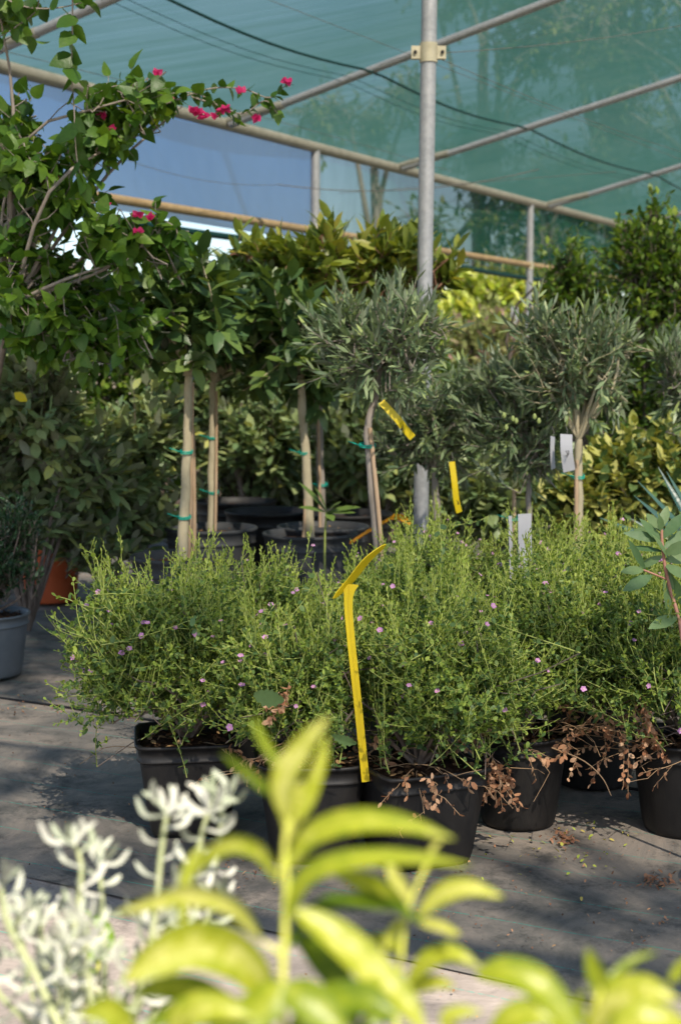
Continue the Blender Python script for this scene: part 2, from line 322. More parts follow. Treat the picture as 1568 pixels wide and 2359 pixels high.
# ------------------------------------------------------------------ ground
def matcloth(name, c_dark, c_mid, c_light, line):
    m, n, out = newmat(name); L = n.links.new
    p = n.nodes.new('ShaderNodeBsdfPrincipled'); L(p.outputs[0], out.inputs[0]); p.inputs['Roughness'].default_value = .85; p.inputs['Specular IOR Level'].default_value = .2
    tc = n.nodes.new('ShaderNodeTexCoord'); mp = n.nodes.new('ShaderNodeMapping'); mp.inputs['Rotation'].default_value = (0, 0, RAD(28))
    L(tc.outputs['Object'], mp.inputs[0])
    a = n.nodes.new('ShaderNodeTexNoise'); a.inputs['Scale'].default_value = 2.2; a.inputs['Detail'].default_value = 9; a.inputs['Roughness'].default_value = .68; a.inputs['Distortion'].default_value = 1.2
    L(mp.outputs[0], a.inputs['Vector'])
    r = ramp(n, a.outputs['Fac'], [(.30, c_dark), (.48, c_mid), (.68, c_light)])
    # fine weave
    wv = n.nodes.new('ShaderNodeTexWave'); wv.inputs['Scale'].default_value = 210; wv.inputs['Distortion'].default_value = 1.2; wv.bands_direction = 'DIAGONAL'
    L(mp.outputs[0], wv.inputs['Vector'])
    b = n.nodes.new('ShaderNodeTexNoise'); b.inputs['Scale'].default_value = 160; b.inputs['Detail'].default_value = 3; L(mp.outputs[0], b.inputs['Vector'])
    mm = n.nodes.new('ShaderNodeMath'); mm.operation = 'MULTIPLY'; L(wv.outputs['Fac'], mm.inputs[0]); L(b.outputs['Fac'], mm.inputs[1])
    g = n.nodes.new('ShaderNodeMapRange'); g.inputs[3].default_value = .86; g.inputs[4].default_value = 1.3; L(mm.outputs[0], g.inputs[0])
    mu = n.nodes.new('ShaderNodeMix'); mu.data_type = 'RGBA'; mu.blend_type = 'MULTIPLY'; mu.inputs[0].default_value = 1; L(r.outputs[0], mu.inputs[6]); L(g.outputs[0], mu.inputs[7])
    # dark stains
    s = n.nodes.new('ShaderNodeTexNoise'); s.inputs['Scale'].default_value = 7; s.inputs['Detail'].default_value = 7; s.inputs['Roughness'].default_value = .8; L(tc.outputs['Object'], s.inputs['Vector'])
    sr = ramp(n, s.outputs['Fac'], [(.52, (0, 0, 0)), (.64, (1, 1, 1))])
    m2 = n.nodes.new('ShaderNodeMix'); m2.data_type = 'RGBA'; L(sr.outputs[0], m2.inputs[0]); L(mu.outputs[2], m2.inputs[6]); m2.inputs[7].default_value = (*[x*.6 for x in c_dark], 1)
    ms = n.nodes.new('ShaderNodeMath'); ms.operation = 'MULTIPLY'; ms.inputs[1].default_value = .6; L(sr.outputs[0], ms.inputs[0]); L(ms.outputs[0], m2.inputs[0])
    # teal guide threads every 15 cm
    sp = n.nodes.new('ShaderNodeSeparateXYZ'); L(mp.outputs[0], sp.inputs[0])
    wob = n.nodes.new('ShaderNodeTexNoise'); wob.inputs['Scale'].default_value = 3; L(tc.outputs['Object'], wob.inputs['Vector'])
    ya = n.nodes.new('ShaderNodeMath'); ya.operation = 'MULTIPLY_ADD'; ya.inputs[1].default_value = .02; L(wob.outputs['Fac'], ya.inputs[0]); L(sp.outputs['Y'], ya.inputs[2])
    yd = n.nodes.new('ShaderNodeMath'); yd.operation = 'MODULO'; L(ya.outputs[0], yd.inputs[0]); yd.inputs[1].default_value = .15
    yb = n.nodes.new('ShaderNodeMath'); yb.operation = 'ABSOLUTE'; L(yd.outputs[0], yb.inputs[0])
    yc = n.nodes.new('ShaderNodeMath'); yc.operation = 'LESS_THAN'; L(yb.outputs[0], yc.inputs[0]); yc.inputs[1].default_value = .0022
    brk = ramp(n, b.outputs['Fac'], [(.35, (0, 0, 0)), (.55, (1, 1, 1))])
    yl = n.nodes.new('ShaderNodeMath'); yl.operation = 'MULTIPLY'; L(yc.outputs[0], yl.inputs[0]); L(brk.outputs[0], yl.inputs[1])
    m3 = n.nodes.new('ShaderNodeMix'); m3.data_type = 'RGBA'; L(yl.outputs[0], m3.inputs[0]); L(m2.outputs[2], m3.inputs[6]); m3.inputs[7].default_value = (*line, 1)
    L(m3.outputs[2], p.inputs['Base Color'])
    bp = n.nodes.new('ShaderNodeBump'); bp.inputs['Strength'].default_value = .35; bp.inputs['Distance'].default_value = .004; L(mm.outputs[0], bp.inputs['Height'])
    bp2 = n.nodes.new('ShaderNodeBump'); bp2.inputs['Strength'].default_value = .5; bp2.inputs['Distance'].default_value = .02; L(a.outputs['Fac'], bp2.inputs['Height']); L(bp.outputs[0], bp2.inputs['Normal'])
    L(bp2.outputs[0], p.inputs['Normal'])
    return m

U = V3(.5, .866, 0)*0+V3(math.sin(RAD(29.6)), math.cos(RAD(29.6)), 0)      # along the eave
Wd = V3(U[1], -U[0], 0)                                                     # away from the eave, towards the camera's right
def sheet(name, a0, a1, b0, b1, nx, ny, z, amp, mat, seed=0):
    """a sheet spanned by Wd (a) and U (b)"""
    rng = np.random.default_rng(seed)
    a = np.linspace(a0, a1, nx); b = np.linspace(b0, b1, ny); A, B = np.meshgrid(a, b, indexing='ij')
    p = A[..., None]*Wd+B[..., None]*U
    h = np.zeros_like(A)
    for _ in range(14):
        k = rng.uniform(1.5, 9, 2)*rng.choice([-1, 1], 2); h += np.sin(A*k[0]+B*k[1]+rng.uniform(0, 6.28))*amp/5
    p[..., 2] = z+h
    i = np.arange(nx-1)[:, None]*ny+np.arange(ny-1)[None]
    f = np.stack([i, i+ny, i+ny+1, i+1], -1)
    return struct(MB().add(p, f).build(name, mat))
M['earth'] = solid('earth', (.20, .16, .12), (.34, .28, .22), 3, .95, .1, .5)
M['mat'] = matcloth('woven_ground_cloth', (.050, .058, .058), (.18, .165, .148), (.36, .30, .25), (.03, .30, .24))
M['mat_sunlit'] = matcloth('dusty_sunlit_ground_cloth', (.15, .13, .12), (.27, .235, .215), (.42, .36, .325), (.05, .30, .24))  # same cloth, dusty, with the full sun of the near strip brightened into its colour
gm = MB(); s_ = 400; gm.add([(-s_, -s_, -.03), (s_, -s_, -.03), (s_, s_, -.03), (-s_, s_, -.03)], [(0, 1, 2, 3)])
struct(gm.build('ground', M['earth']))
sheet('woven_ground_cover_back', -9, 12, 3.25, 16, 90, 70, -.006, .0022, M['mat'], 3)
sheet('woven_ground_cover_front', -7, 9, 2.12, 3.27, 150, 30, .000, .0022, M['mat'], 4)
sheet('woven_ground_cover_near', -7, 9, -4, 2.135, 60, 60, -.0045, .0022, M['mat_sunlit'], 5)
# seam of the cloth: a rolled edge
sm = MB(); tt = np.linspace(-6, 4, 60); rng = np.random.default_rng(7)
pp = tt[:, None]*Wd+3.265*U+np.stack([0*tt, 0*tt, .004+0*tt], -1)+rng.normal(0, .003, (60, 3))*V3(1, 1, .2)
tubes(sm, pp, .004, 5); struct(sm.build('ground_cover_seam', M['ink']))

# ------------------------------------------------------------------ shade structure
A0 = V3(-.17, 10, 0)                 # foot of the post at pixel 727
EH = 2.46; SL = .226
def roof(t, q): return A0+U*t+Wd*q+V3(0, 0, EH+SL*q)
def eave_t(px):
    u = (px-784)/FPX*1.0; return (A0[1]*u-A0[0])/(U[0]-U[1]*u)
ss = Plant('shade_house', (A0[0], A0[1], 0), 'pipe framed shade house with teal netting roof and side over the nursery', 'shade house')
POSTS = [eave_t(727)+3.73*k for k in (-1, 0, 1, 2)]
def steel_tube(name, pts, r, mat, sides=12):
    mb = MB(); tubes(mb, catmull(pts, 14) if len(pts) > 2 else np.array(pts), r, sides, cap=True); return ss.part(name, mb, mat)
for k, t in enumerate(POSTS):
    b = A0+U*t
    steel_tube('post', [b+V3(0, 0, 0), b+V3(0, 0, 1.4), b+V3(0, 0, EH-.02)], .031, M['galv'])
    mb = MB(); tubes(mb, [b+V3(0, 0, 1.86), b+V3(0, 0, 1.93)], .036, 12, cap=True); ss.part('coupling', mb, M['clamp'])
steel_tube('eave_beam', [roof(-9, 0), roof(2, 0)+V3(0, 0, -.012), roof(13, 0)], .037, M['pipe'])
steel_tube('side_rail', [A0-U*9+V3(0, 0, 1.90), A0+U*13+V3(0, 0, 1.90)], .026, M['rust'])
# inner row of posts
def inner(px, Y, lean, top):
    b = P(px, 1200, Y); b[2] = 0; tp = b+V3(lean[0], lean[1], top)
    return b, tp
b0, t0_ = inner(966, 5.8, (.035, 0), 3.10)
mb = MB(); tubes(mb, catmull([b0, (b0+t0_)/2, t0_], 12), .030, 20, cap=True); main_post = ss.part('post', mb, M['galv'])
def on_post(z): return b0+(t0_-b0)*(z/3.10)
# clamp with two bolted ears
cz = P(985, 122, 5.8)[2]; c = on_post(cz); cm = MB()
tubes(cm, [c+V3(0, 0, -.036), c+V3(0, 0, .036)], .0345, 24, cap=True)
def box(mb, c, sx, sy, sz, R=None, mi=0):
    v = np.array([(x, y, z) for x in (-1, 1) for y in (-1, 1) for z in (-1, 1)], float)*V3(sx, sy, sz)/2
    if R is not None: v = v@np.asarray(R).T
    f = [(0, 1, 3, 2), (4, 6, 7, 5), (0, 4, 5, 1), (2, 3, 7, 6), (0, 2, 6, 4), (1, 5, 7, 3)]
    mb.add(v+c, f, .5, mi)
for s in (-1, 1):
    box(cm, c+V3(s*.049, -.012, 0), .034, .006, .048)
    box(cm, c+V3(s*.049, .006, 0), .034, .006, .048)
cl = ss.part('clamp', cm, M['clamp'], smooth=False)
for s in (-1, 1):
    bm_ = MB(); tubes(bm_, [c+V3(s*.052, -.024, 0), c+V3(s*.052, .012, 0)], .007, 6, cap=True); ss.part('bolt', bm_, M['ink'])
b1 = b0+U*3.73
mb = MB(); tubes(mb, [b1, b1+V3(0, 0, 3.1)], .030, 14, cap=True); ss.part('post', mb, M['galv'])
# rafters down to the eave
RQ = 9.6
for px, bow in ((-49, .0), (520, .03), (911, -.02), (1246, .02), (1434, .0)):
    t = eave_t(px)
    steel_tube('rafter', [roof(t, .05)+V3(0, 0, -.03), roof(t, 4.6)+V3(0, 0, -.03+bow), roof(t, RQ)+V3(0, 0, -.03)], .023, M['galv'], 10)
    mb = MB(); tubes(mb, [roof(t, -.02)+V3(0, 0, .0), roof(t, .42)+V3(0, 0, -.03)],   .028, 8, cap=True); ss.part('rafter_sleeve', mb, M['pipe'])
for t in (eave_t(-49)-2.3, eave_t(-49)-4.6, eave_t(-49)-7.3, 10.5):
    if t > -10: steel_tube('rafter', [roof(t, .05)+V3(0, 0, -.03), roof(t, RQ)+V3(0, 0, -.03)], .0175, M['galv'], 8)
def edge_t():
    g = G(934, 2175); h = 3.9
    for _ in range(6):
        p = g+V3(TOSUN[0], TOSUN[1], 0)*(h/TOSUN[2]); r = p-A0; q = np.dot(r, Wd); h = EH+SL*q
    return float(np.dot(r, U)), float(q)
te, qe = edge_t()
# dark sewn seam between two widths of net: runs with the eave
def ray_roof(px, py):
    d = ray(px, py); o = V3(0, 0, CAM_H); n = np.cross(U, nrm(Wd+V3(0, 0, SL))); s = np.dot(roof(0, 0)-o, n)/np.dot(d, n)
    p = o+d*s; r = p-roof(0, 0); return float(np.dot(r, U)), float(np.dot(r[:2], Wd[:2]))
seam_q = ray_roof(1180, 270)[1]
TE = te
mb = MB(); ts = np.linspace(TE, 13, 90); tr = sorted([eave_t(x) for x in (-49, 520, 911, 1246, 1434)])
def sag(t):
    i = np.searchsorted(tr, t); lo = tr[i-1] if i > 0 else tr[0]-2.3; hi = tr[i] if i < len(tr) else lo+2.6
    return max(0., math.sin(math.pi*min(max((t-lo)/(hi-lo), 0), 1)))
pts = np.array([roof(t, seam_q)+V3(0, 0, -.035-.05*sag(t)) for t in ts]); tubes(mb, pts, .0075, 5)
for dq in (.14, .2):
    pts = np.array([roof(t, seam_q-dq)+V3(0, 0, -.02-.05*sag(t)) for t in ts]); tubes(mb, pts, .0018, 4)
ss.part('roof_net_seam', mb, M['strap'])
def netgrid(fn, a, b):
    p = np.array([[fn(x, y) for y in b] for x in a]); nx, ny = len(a), len(b)
    i = np.arange(nx-1)[:, None]*ny+np.arange(ny-1)[None]
    return MB().add(p, np.stack([i, i+ny, i+ny+1, i+1], -1))
M['roofnet'] = netmat('teal_roof_net', .53, (.030, .092, .080), (.050, .115, .102), RAD(-60.4), .6)
M['sidenet'] = netmat('side_net', .40, (.018, .085, .25), (.03, .105, .28), RAD(-60.4), .4, .012)
M['sidenet_green'] = netmat('green_side_net', .52, (.012, .075, .055), (.022, .10, .075), RAD(-60.4), .4, .03)
T_NET0 = te
mb = MB(); tubes(mb, [roof(te, 0), roof(te, RQ)], .045, 10, cap=True); ss.part('rolled_net', mb, M['strap'])
g1 = netgrid(lambda t, q: roof(t, q)+V3(0, 0, .012-.05*sag(t)*min(1, q/1.0)), np.linspace(T_NET0, 13, 130), np.linspace(0, RQ, 30))
ss.part('roof_net', g1, M['roofnet'])
t_split = eave_t(727)
rs = np.random.default_rng(3)
def side(t, z): return A0+U*t+V3(0, 0, z)-Wd*.034+Wd*.03*math.sin(t*1.7+z*3)
ss.part('side_net', netgrid(side, np.linspace(-8.5, t_split, 40), np.array([1.84, 1.9, 2.1, 2.3, EH])), M['sidenet'])
ss.part('side_net', netgrid(side, np.linspace(t_split, 13, 60), np.array([1.78, 1.84, 1.9, 2.1, 2.3, EH])), M['sidenet_green'])
hm = MB(); ts = np.linspace(-8.5, 13, 80)
tubes(hm, np.array([A0+U*t-Wd*.03+V3(0, 0, 1.80+.015*math.sin(t*1.3)) for t in ts]), .022, 6); ss.part('net_hem', hm, M['strap'])
# wires
def wirep(a, b, sg, r=.0015, mat='wire', n=16):
    a, b = np.asarray(a), np.asarray(b); t = np.linspace(0, 1, n)[:, None]; p = a*(1-t)+b*t; p[:, 2] -= (4*t*(1-t))[:, 0]*sg
    mb = MB(); tubes(mb, p, r, 4); ss.part('wire', mb, M[mat])
wirep(on_post(cz)+V3(.05, 0, 0), P(1600, 52, 8.2), .02)
wirep(on_post(cz)+V3(-.05, 0, 0), P(870, 150, 8.8), .0)
wirep(P(-20, 110, 6.3), P(1040, 395, 11.2), -.02)
wirep(P(600, -8, 6.6), P(1600, 380, 10.2), .0)
wirep(P(270, 360, 7.8), P(640, 425, 9.5), .05)
wirep(P(640, 425, 9.5), P(1240, 390, 9.5), .08, .003)
wirep(P(780, 445, 9.5), P(1420, 395, 9.0), .0)
wirep(P(1000, 130, 6.0), P(1568, 350, 9.2), .02)
# shade-house edge: rolled net and pipe whose shadow crosses the ground
# ------------------------------------------------------------------ pots
def pot(pl, c, r, h, mat, square=0., rot=0., r0=.78, soil=.9, lip=.012, seg=40, name='pot', chips=60, rng=None, feet=False):
    """hollow tapered pot; square 0..1"""
    rng = rng or np.random.default_rng(int(abs(c[0]*1e4+c[1]*1e3)))
    th = np.arange(seg)*2*np.pi/seg
    def ring(rr, z, sq):
        if sq > 0:
            e = 2+sq*7; k = (np.abs(np.cos(th))**e+np.abs(np.sin(th))**e)**(-1/e); k = k/1.06
        else: k = np.ones(seg)
        return np.stack([rr*k*np.cos(th+rot)+c[0], rr*k*np.sin(th+rot)+c[1], np.full(seg, z)+c[2]], -1)
    prof = [(r*r0*.2, .004, 1), (r*r0*.97, .004, 1), (r*r0, .012, 1), (r*(r0+(1-r0)*.12), h*.12, 1), (r*(r0+(1-r0)*.85), h*.80, 1), (r*(r0+(1-r0)*.86), h*.815, 1),
            (r*(r0+(1-r0)*.86)+lip*.55, h*.825, 1), (r*.985, h*.84, 1), (r, h*.955, 1), (r+lip*.5, h*.962, 1), (r+lip*.6, h*.99, 1), (r+lip*.3, h, 1), (r-.004, h-.002, 1), (r-.006, h*.9, 1), (r*.96-.006, h*.7, 1)]
    v = np.concatenate([ring(a, z, square) for a, z, _ in prof]); K = len(prof)
    i = np.arange(K-1)[:, None]*seg; s0 = np.arange(seg)[None]; s1 = (s0+1) % seg
    f = np.stack([i+s0, i+s1, i+seg+s1, i+seg+s0], -1)
    mb = MB().add(v, f); o = pl.part(name, mb, mat)
    # soil
    rr = np.array([.02, .3, .55, .8, .98])*(r-.006); z0 = h*soil
    sv = np.concatenate([ring(a, z0+(.012*(1-a/r) if a < r*.9 else 0), square)+rng.normal(0, .0035, (seg, 3))*V3(.5, .5, 1) for a in rr])
    i = np.arange(4)[:, None]*seg; f = np.stack([i+s0, i+s1, i+seg+s1, i+seg+s0], -1)
    sb = MB().add(sv, f)
    if chips:
        a = rng.uniform(0, 6.28, chips); q = np.sqrt(rng.uniform(0, 1, chips))*r*.88
        ps = np.stack([c[0]+q*np.cos(a), c[1]+q*np.sin(a), c[2]+z0+.012+rng.uniform(0, .006, chips)], -1)
        leaves(sb, ps, rdir(rng, chips)*V3(1, 1, .3), V3(0, 0, 1)+rdir(rng, chips)*.7, rng.uniform(.008, .022, chips), rng.uniform(.005, .012, chips), 'oval', rng.uniform(0, 1, chips), 1, curl=.2)
    pl.part('soil', sb, [M['soil'], M['chip']])
    return o

def limbs(mb, base, tips, r0, r1, rng, K=7, sides=6, rise=.35, mi=0):
    """curved branches from base to tips; returns sampled points"""
    out = []
    for tp in tips:
        mid = base*(1-.5)+tp*.5+V3(0, 0, rise*np.linalg.norm(tp-base)*.3)+rng.normal(0, .08, 3)*np.linalg.norm(tp-base)
        c = catmull([base, mid, tp], K); tubes(mb, c, np.linspace(r0, r1, K), sides, mi=mi); out.append(c)
    return np.concatenate(out)

def crown(fo, wo, blobs, nshoot, slen, nl, L, W, rng, root=None, prof='oval', tint=(.5, .25), tipt=.2, up=.5, ang=.9, shell=(.35, 1.), droop=0., bend=(0, 0, .1), upn=1.2,
          fold=0., curl=.12, opp=False, twr=.0018, twmat=0, nlimb=7, limb_r=(.008, .003), lvar=.25, wig=.08, sides=3, t0=.12):
    """leafy shoots filling a set of ellipsoids (centre, radii[, weight])"""
    wts = np.array([b[2] if len(b) > 2 else b[1][0]*b[1][2] for b in blobs], float); wts /= wts.sum()
    idx = rng.choice(len(blobs), nshoot, p=wts)
    C_ = np.array([b[0] for b in blobs])[idx]; R_ = np.array([b[1] for b in blobs])[idx]
    u = rdir(rng, nshoot); rr = rng.uniform(shell[0]**2, shell[1]**2, nshoot)**.5
    lump = 1+.16*np.sin(u[:, 0]*5+idx)+.14*np.sin(u[:, 2]*6+u[:, 1]*4+idx*2)
    tip = C_+u*R_*(rr*lump)[:, None]
    D = nrm(u*R_/R_.mean(1, keepdims=True))+V3(0, 0, up)+rng.normal(0, .35, (nshoot, 3))
    Ls = slen*rng.uniform(.55, 1.25, nshoot)
    S = tip-nrm(D)*Ls[:, None]*.8
    pts = grow(S, D, Ls, 5, V3(*bend), rng, wig)
    tubes(wo, pts, np.linspace(twr*1.3, twr*.6, 5), sides, mi=twmat)
    leaf_on(fo, pts, nl, L, W, rng, ang, t0, 1., prof, tint, tipt, upn, droop, opp, fold, curl, lvar=lvar)
    if root is not None:
        tips = []
        for k in range(nlimb*len(blobs)):
            b = blobs[k % len(blobs)]; uu = rdir(rng, 1)[0]; uu[2] = abs(uu[2])*.8; tips.append(b[0]+uu*np.asarray(b[1])*rng.uniform(.35, .75))
        lp = limbs(wo, np.asarray(root), tips, limb_r[0], limb_r[1], rng, mi=twmat)
        # tie each shoot to the nearest limb
        k = min(nshoot, 400); ii = rng.choice(nshoot, k, replace=False)
        d2 = ((S[ii][:, None]-lp[None])**2).sum(-1); near = lp[d2.argmin(1)]
        tubes(wo, np.stack([near, (near+S[ii])/2+rng.normal(0, .006, (k, 3)), S[ii]], 1), twr*1.2, 3, mi=twmat)
    return pts

# ------------------------------------------------------------------ pink-flowered bushes in black pots
def flowers(mb, pos, nor, size, rng, npet=5):
    n = len(pos); nor = nrm(nor); ref = nrm(np.cross(nor, rdir(rng, n))); b = np.cross(nor, ref)
    for k in range(npet):
        a = k*2*np.pi/npet+.2*rng.normal(size=n); d = ref*np.cos(a)[:, None]+b*np.sin(a)[:, None]+nor*.25
        leaves(mb, pos, d, nor, size*.55, size*.5, 'round', .5, 0)

def seen(p):
    q = p-V3(0, 0, CAM_H); f = q[..., 1]*_cp-q[..., 2]*_sp; u = q[..., 1]*_sp+q[..., 2]*_cp
    return 784+FPX*q[..., 0]/f, 1179-FPX*u/f
def clear_of_tag(pts):
    # the stake was pushed in through a gap of the bush: shoots keep clear of it
    x, y = seen(pts); lx = 800+(y-1350)*(42/430); near = (np.abs(x-lx) < 26) & (y > 1300) & (y < 1790) & (pts[..., 1] < 2.93)
    hd = (x > 765) & (x < 890) & (np.abs(y-(1378-(x-767)*1.02)) < 35) & (pts[..., 1] < 2.95)
    return ~(near | hd).any(-1)
_f = MB(); flowers(_f, V3(0, 0, 0)[None], V3(0, 0, 1)[None], 1., np.random.default_rng(5))
tubes(_f, [V3(0, 0, 0), V3(0, 0, .12)], .09, 6, mi=1, cap=True)
FLOWER = _f.build('flower', [M['pink'], M['pollen']], smooth=False); sc.collection.objects.unlink(FLOWER)
def flower_bush(cx, cy, r, hgt, seed, label, square=1., rot=0., pr=.115, ph=.205, lean=(0, 0), dens=1., nfl=30, dead=1., low=0.10, topshoots=1., pname='flowering_bush', side=1.):
    nfl = int(nfl*1.6)
    rng = np.random.default_rng(seed)
    pl = Plant(pname, (cx, cy, 0), label, 'bush', 'pink flowered bushes in black pots')
    pot(pl, V3(cx, cy, .0), pr, ph, M['black'], square, rot, .76, rng=rng, chips=90)
    soilz = ph*.92
    fo, st, wo, fl, de = MB(), MB(), MB(), MB(), MB()
    ctr = V3(cx+lean[0], cy+lean[1], ph+(hgt-ph)*.42); R = V3(r, r, (hgt-ph)*.56)
    # woody base
    nb = 16; a = rng.uniform(0, 6.28, nb); el = rng.uniform(.15, 1.3, nb)
    tips = ctr+np.stack([np.cos(a)*np.cos(el), np.sin(a)*np.cos(el), np.sin(el)-.35], -1)*R*.72
    lp = limbs(wo, V3(cx, cy, soilz), tips, .0055, .0022, rng, 8, 5, .2)
    # primary shoots
    N = int(500*dens)
    u = rdir(rng, N); u[:, 2] = np.where(u[:, 2] < -.45, -u[:, 2], u[:, 2])
    u[:, 1] -= .15; u = nrm(u)
    rr = rng.uniform(.55, 1.04, N)*(1+.13*np.sin(u[:, 0]*6+seed)+.10*np.sin(u[:, 2]*7+u[:, 1]*5))
    tip = ctr+u*R*rr[:, None]
    tip[:, 2] = np.maximum(tip[:, 2], low+rng.uniform(0, .06, N))
    D = u*V3(1.15, 1.15, .8)+V3(0, 0, .30)+rng.normal(0, .5, (N, 3))
    Ls = rng.uniform(.07, .17, N)*(1+.25*(u[:, 2] > .4))
    S = tip-nrm(D)*Ls[:, None]
    pts = grow(S, D, Ls, 6, V3(0, 0, .12), rng, .05)
    ok = clear_of_tag(pts); pts = pts[ok]; S = S[ok]; u = u[ok]; tip = tip[ok]; N = len(pts)
    tubes(st, pts, np.linspace(.0013, .0006, 6), 3)
    kk = rng.choice(N, min(N, 260), replace=False); d2 = ((S[kk][:, None]-lp[None])**2).sum(-1); near = lp[d2.argmin(1)]
    tubes(wo, np.stack([near, (near+S[kk])/2+rng.normal(0, .008, (len(kk), 3)), S[kk]], 1), .0013, 3)
    leaf_on(fo, pts, 16, .0145, .0100, rng, 1.15, .05, .97, 'round', (.28, .24), .34, .9, opp=True, curl=.12, tiptaper=.4)
    # side twigs
    p, tg, t = along(pts, 3, .25, .85, rng, .1)
    n2 = len(p); D2 = tg*.9+rdir(rng, n2)*1.0+V3(0, 0, .2); L2 = rng.uniform(.03, .065, n2)
    p2 = grow(p, D2, L2, 4, V3(0, 0, .2), rng, .04); p2 = p2[clear_of_tag(p2)]; n2 = len(p2)
    tubes(st, p2, np.linspace(.0009, .0005, 4), 3)
    leaf_on(fo, p2, 8, .0122, .0078, rng, 1.0, .1, 1, 'round', (.34, .26), .38, .8, opp=True, curl=.1, tiptaper=.4)
    # upright tuft tips with buds
    nt_ = int(44*topshoots); ii = np.argsort(-tip[:, 2]+rng.normal(0, .05, N))[:nt_]
    S3 = pts[ii, -1]; D3 = V3(0, 0, 1)+rng.normal(0, .28, (nt_, 3))+u[ii]*.35; L3 = rng.uniform(.025, .07, nt_)
    p3 = grow(S3, D3, L3, 5, V3(0, 0, .1), rng, .04); p3 = p3[clear_of_tag(p3)]
    tubes(st, p3, np.linspace(.0010, .0007, 5), 3)
    leaf_on(fo, p3, 7, .0125, .0055, rng, .6, .1, 1, 'oval', (.70, .2), .2, .4, opp=True, curl=.05, tiptaper=.4)
    q, qt, _ = along(p3, 3, .45, .95, rng, .1); q2 = grow(q, qt+rdir(rng, len(q))*.5, rng.uniform(.012, .03, len(q)), 3, V3(0, 0, .2), rng)
    tubes(st, q2, .0006, 3); leaf_on(fo, q2, 5, .0085, .0034, rng, .5, .3, 1, 'oval', (.8, .15), .1, .3, opp=True)
    # flowers at the outside
    k = rng.choice(n2, nfl, replace=False); pf = p2[k, -1]
    fpos = pf+nrm(pf-ctr)*.005; fnor = nrm(nrm(pf-ctr)+V3(.1, -.9, .4)+rdir(rng, nfl)*.5); fsz = rng.uniform(.009, .016, nfl)
    for j in range(nfl):
        o = (FLOWER if j == 0 and not FLOWER.users_scene else FLOWER.copy()); sc.collection.objects.link(o); o.parent = pl.o
        o.location = [float(x) for x in fpos[j]-pl.loc]; o.rotation_euler = Vector(fnor[j]).to_track_quat('Z', 'Y').to_euler(); o.scale = [float(fsz[j])*.9, float(fsz[j])*float(rng.uniform(.5, 1)), float(fsz[j])]
    # dry twigs and dead leaves low down
    nd = int(17*dead)
    if nd:
        a = rng.uniform(0, 6.28, nd); s = V3(cx, cy, soilz)+np.stack([np.cos(a), np.sin(a), 0*a], -1)*.03
        d = np.stack([np.cos(a), np.sin(a)-.35, rng.uniform(-.1, .8, nd)], -1)
        dp = grow(s, d, rng.uniform(.12, .25, nd), 6, V3(0, 0, -.15), rng, .10); tubes(wo, dp, np.linspace(.0018, .0008, 6), 3, mi=1)
        q, qt, _ = along(dp, 3, .5, .98, rng, .1); q2 = grow(q, qt+rdir(rng, len(q))*.8, rng.uniform(.03, .07, len(q)), 3, V3(0, 0, -.3), rng); tubes(wo, q2, .0007, 3, mi=1)
        sel = rng.uniform(size=len(q2)) < .55
        leaf_on(de, q2[sel], 6, .012, .008, rng, 1.2, .2, 1, 'round', (.5, .45), 0, .2, droop=.5, curl=.5)
    pl.part('branches', wo, [M['twig'], M['drytwig']]); pl.part('foliage', fo, M['bushleaf'], smooth=False); pl.part('shoots', st, M['bushstem'])
    if nd: pl.part('dead_leaves', de, M['dead'], smooth=False)
    return pl

B = {}
B['a'] = flower_bush(-.325, 3.10, .235, .535, 11, 'leftmost pink flowered bush, leaning left over the bare ground cloth from a square black pot', rot=RAD(8), lean=(-.055, 0), nfl=34, low=.17, dens=1.1, dead=.13)
B['b'] = flower_bush(-.06, 2.93, .20, .48, 12, 'pink flowered bush in the black pot just left of the tall yellow stake', rot=RAD(4), square=.3, nfl=26, dens=.9, low=.24, dead=.8)
B['c'] = flower_bush(.155, 2.90, .235, .51, 13, 'pink flowered bush in the square black pot that holds the tall yellow stake', rot=RAD(22), nfl=30, low=.23, dens=1.1, dead=.8, lean=(.05, 0), pr=.118, ph=.20)
B['d'] = flower_bush(.385, 3.13, .24, .54, 14, 'pink flowered bush in the scuffed round black pot right of the square one', square=0, nfl=26, low=.26, dens=1.1, dead=.8, pr=.105, lean=(.03, .02))
B['e'] = flower_bush(.735, 3.08, .25, .53, 15, 'rightmost bush of the front row, its round black pot cut by the photo edge', square=0, nfl=16, low=.27, dens=1.0, dead=1.5, pr=.115, lean=(-.05, 0))
back = [(-.22, 3.62, .25, .49, 'bush in the second row right behind the leftmost one'), (.16, 3.60, .26, .50, 'bush in the second row behind the yellow stake'),
        (.60, 3.44, .27, .555, 'bush in the second row behind the scuffed round pot'), (.97, 3.52, .26, .54, 'bush in the second row at the right photo edge'),
        (.26, 4.15, .25, .52, 'bush in the rear row under the leaning olive stem'), (.62, 4.22, .27, .50, 'bush in the rear row under the white stake label'), (1.00, 4.20, .27, .51, 'bush in the rear row at the right beside the spiky blue plant')]
for i, (x, y, r, h, lb) in enumerate(back):
    flower_bush(x, y, r, h, 30+i, 'pink flowered '+lb, square=i % 2, rot=RAD(10+13*i), nfl=34, dens=.85, dead=.4, low=.25, topshoots=1.2)

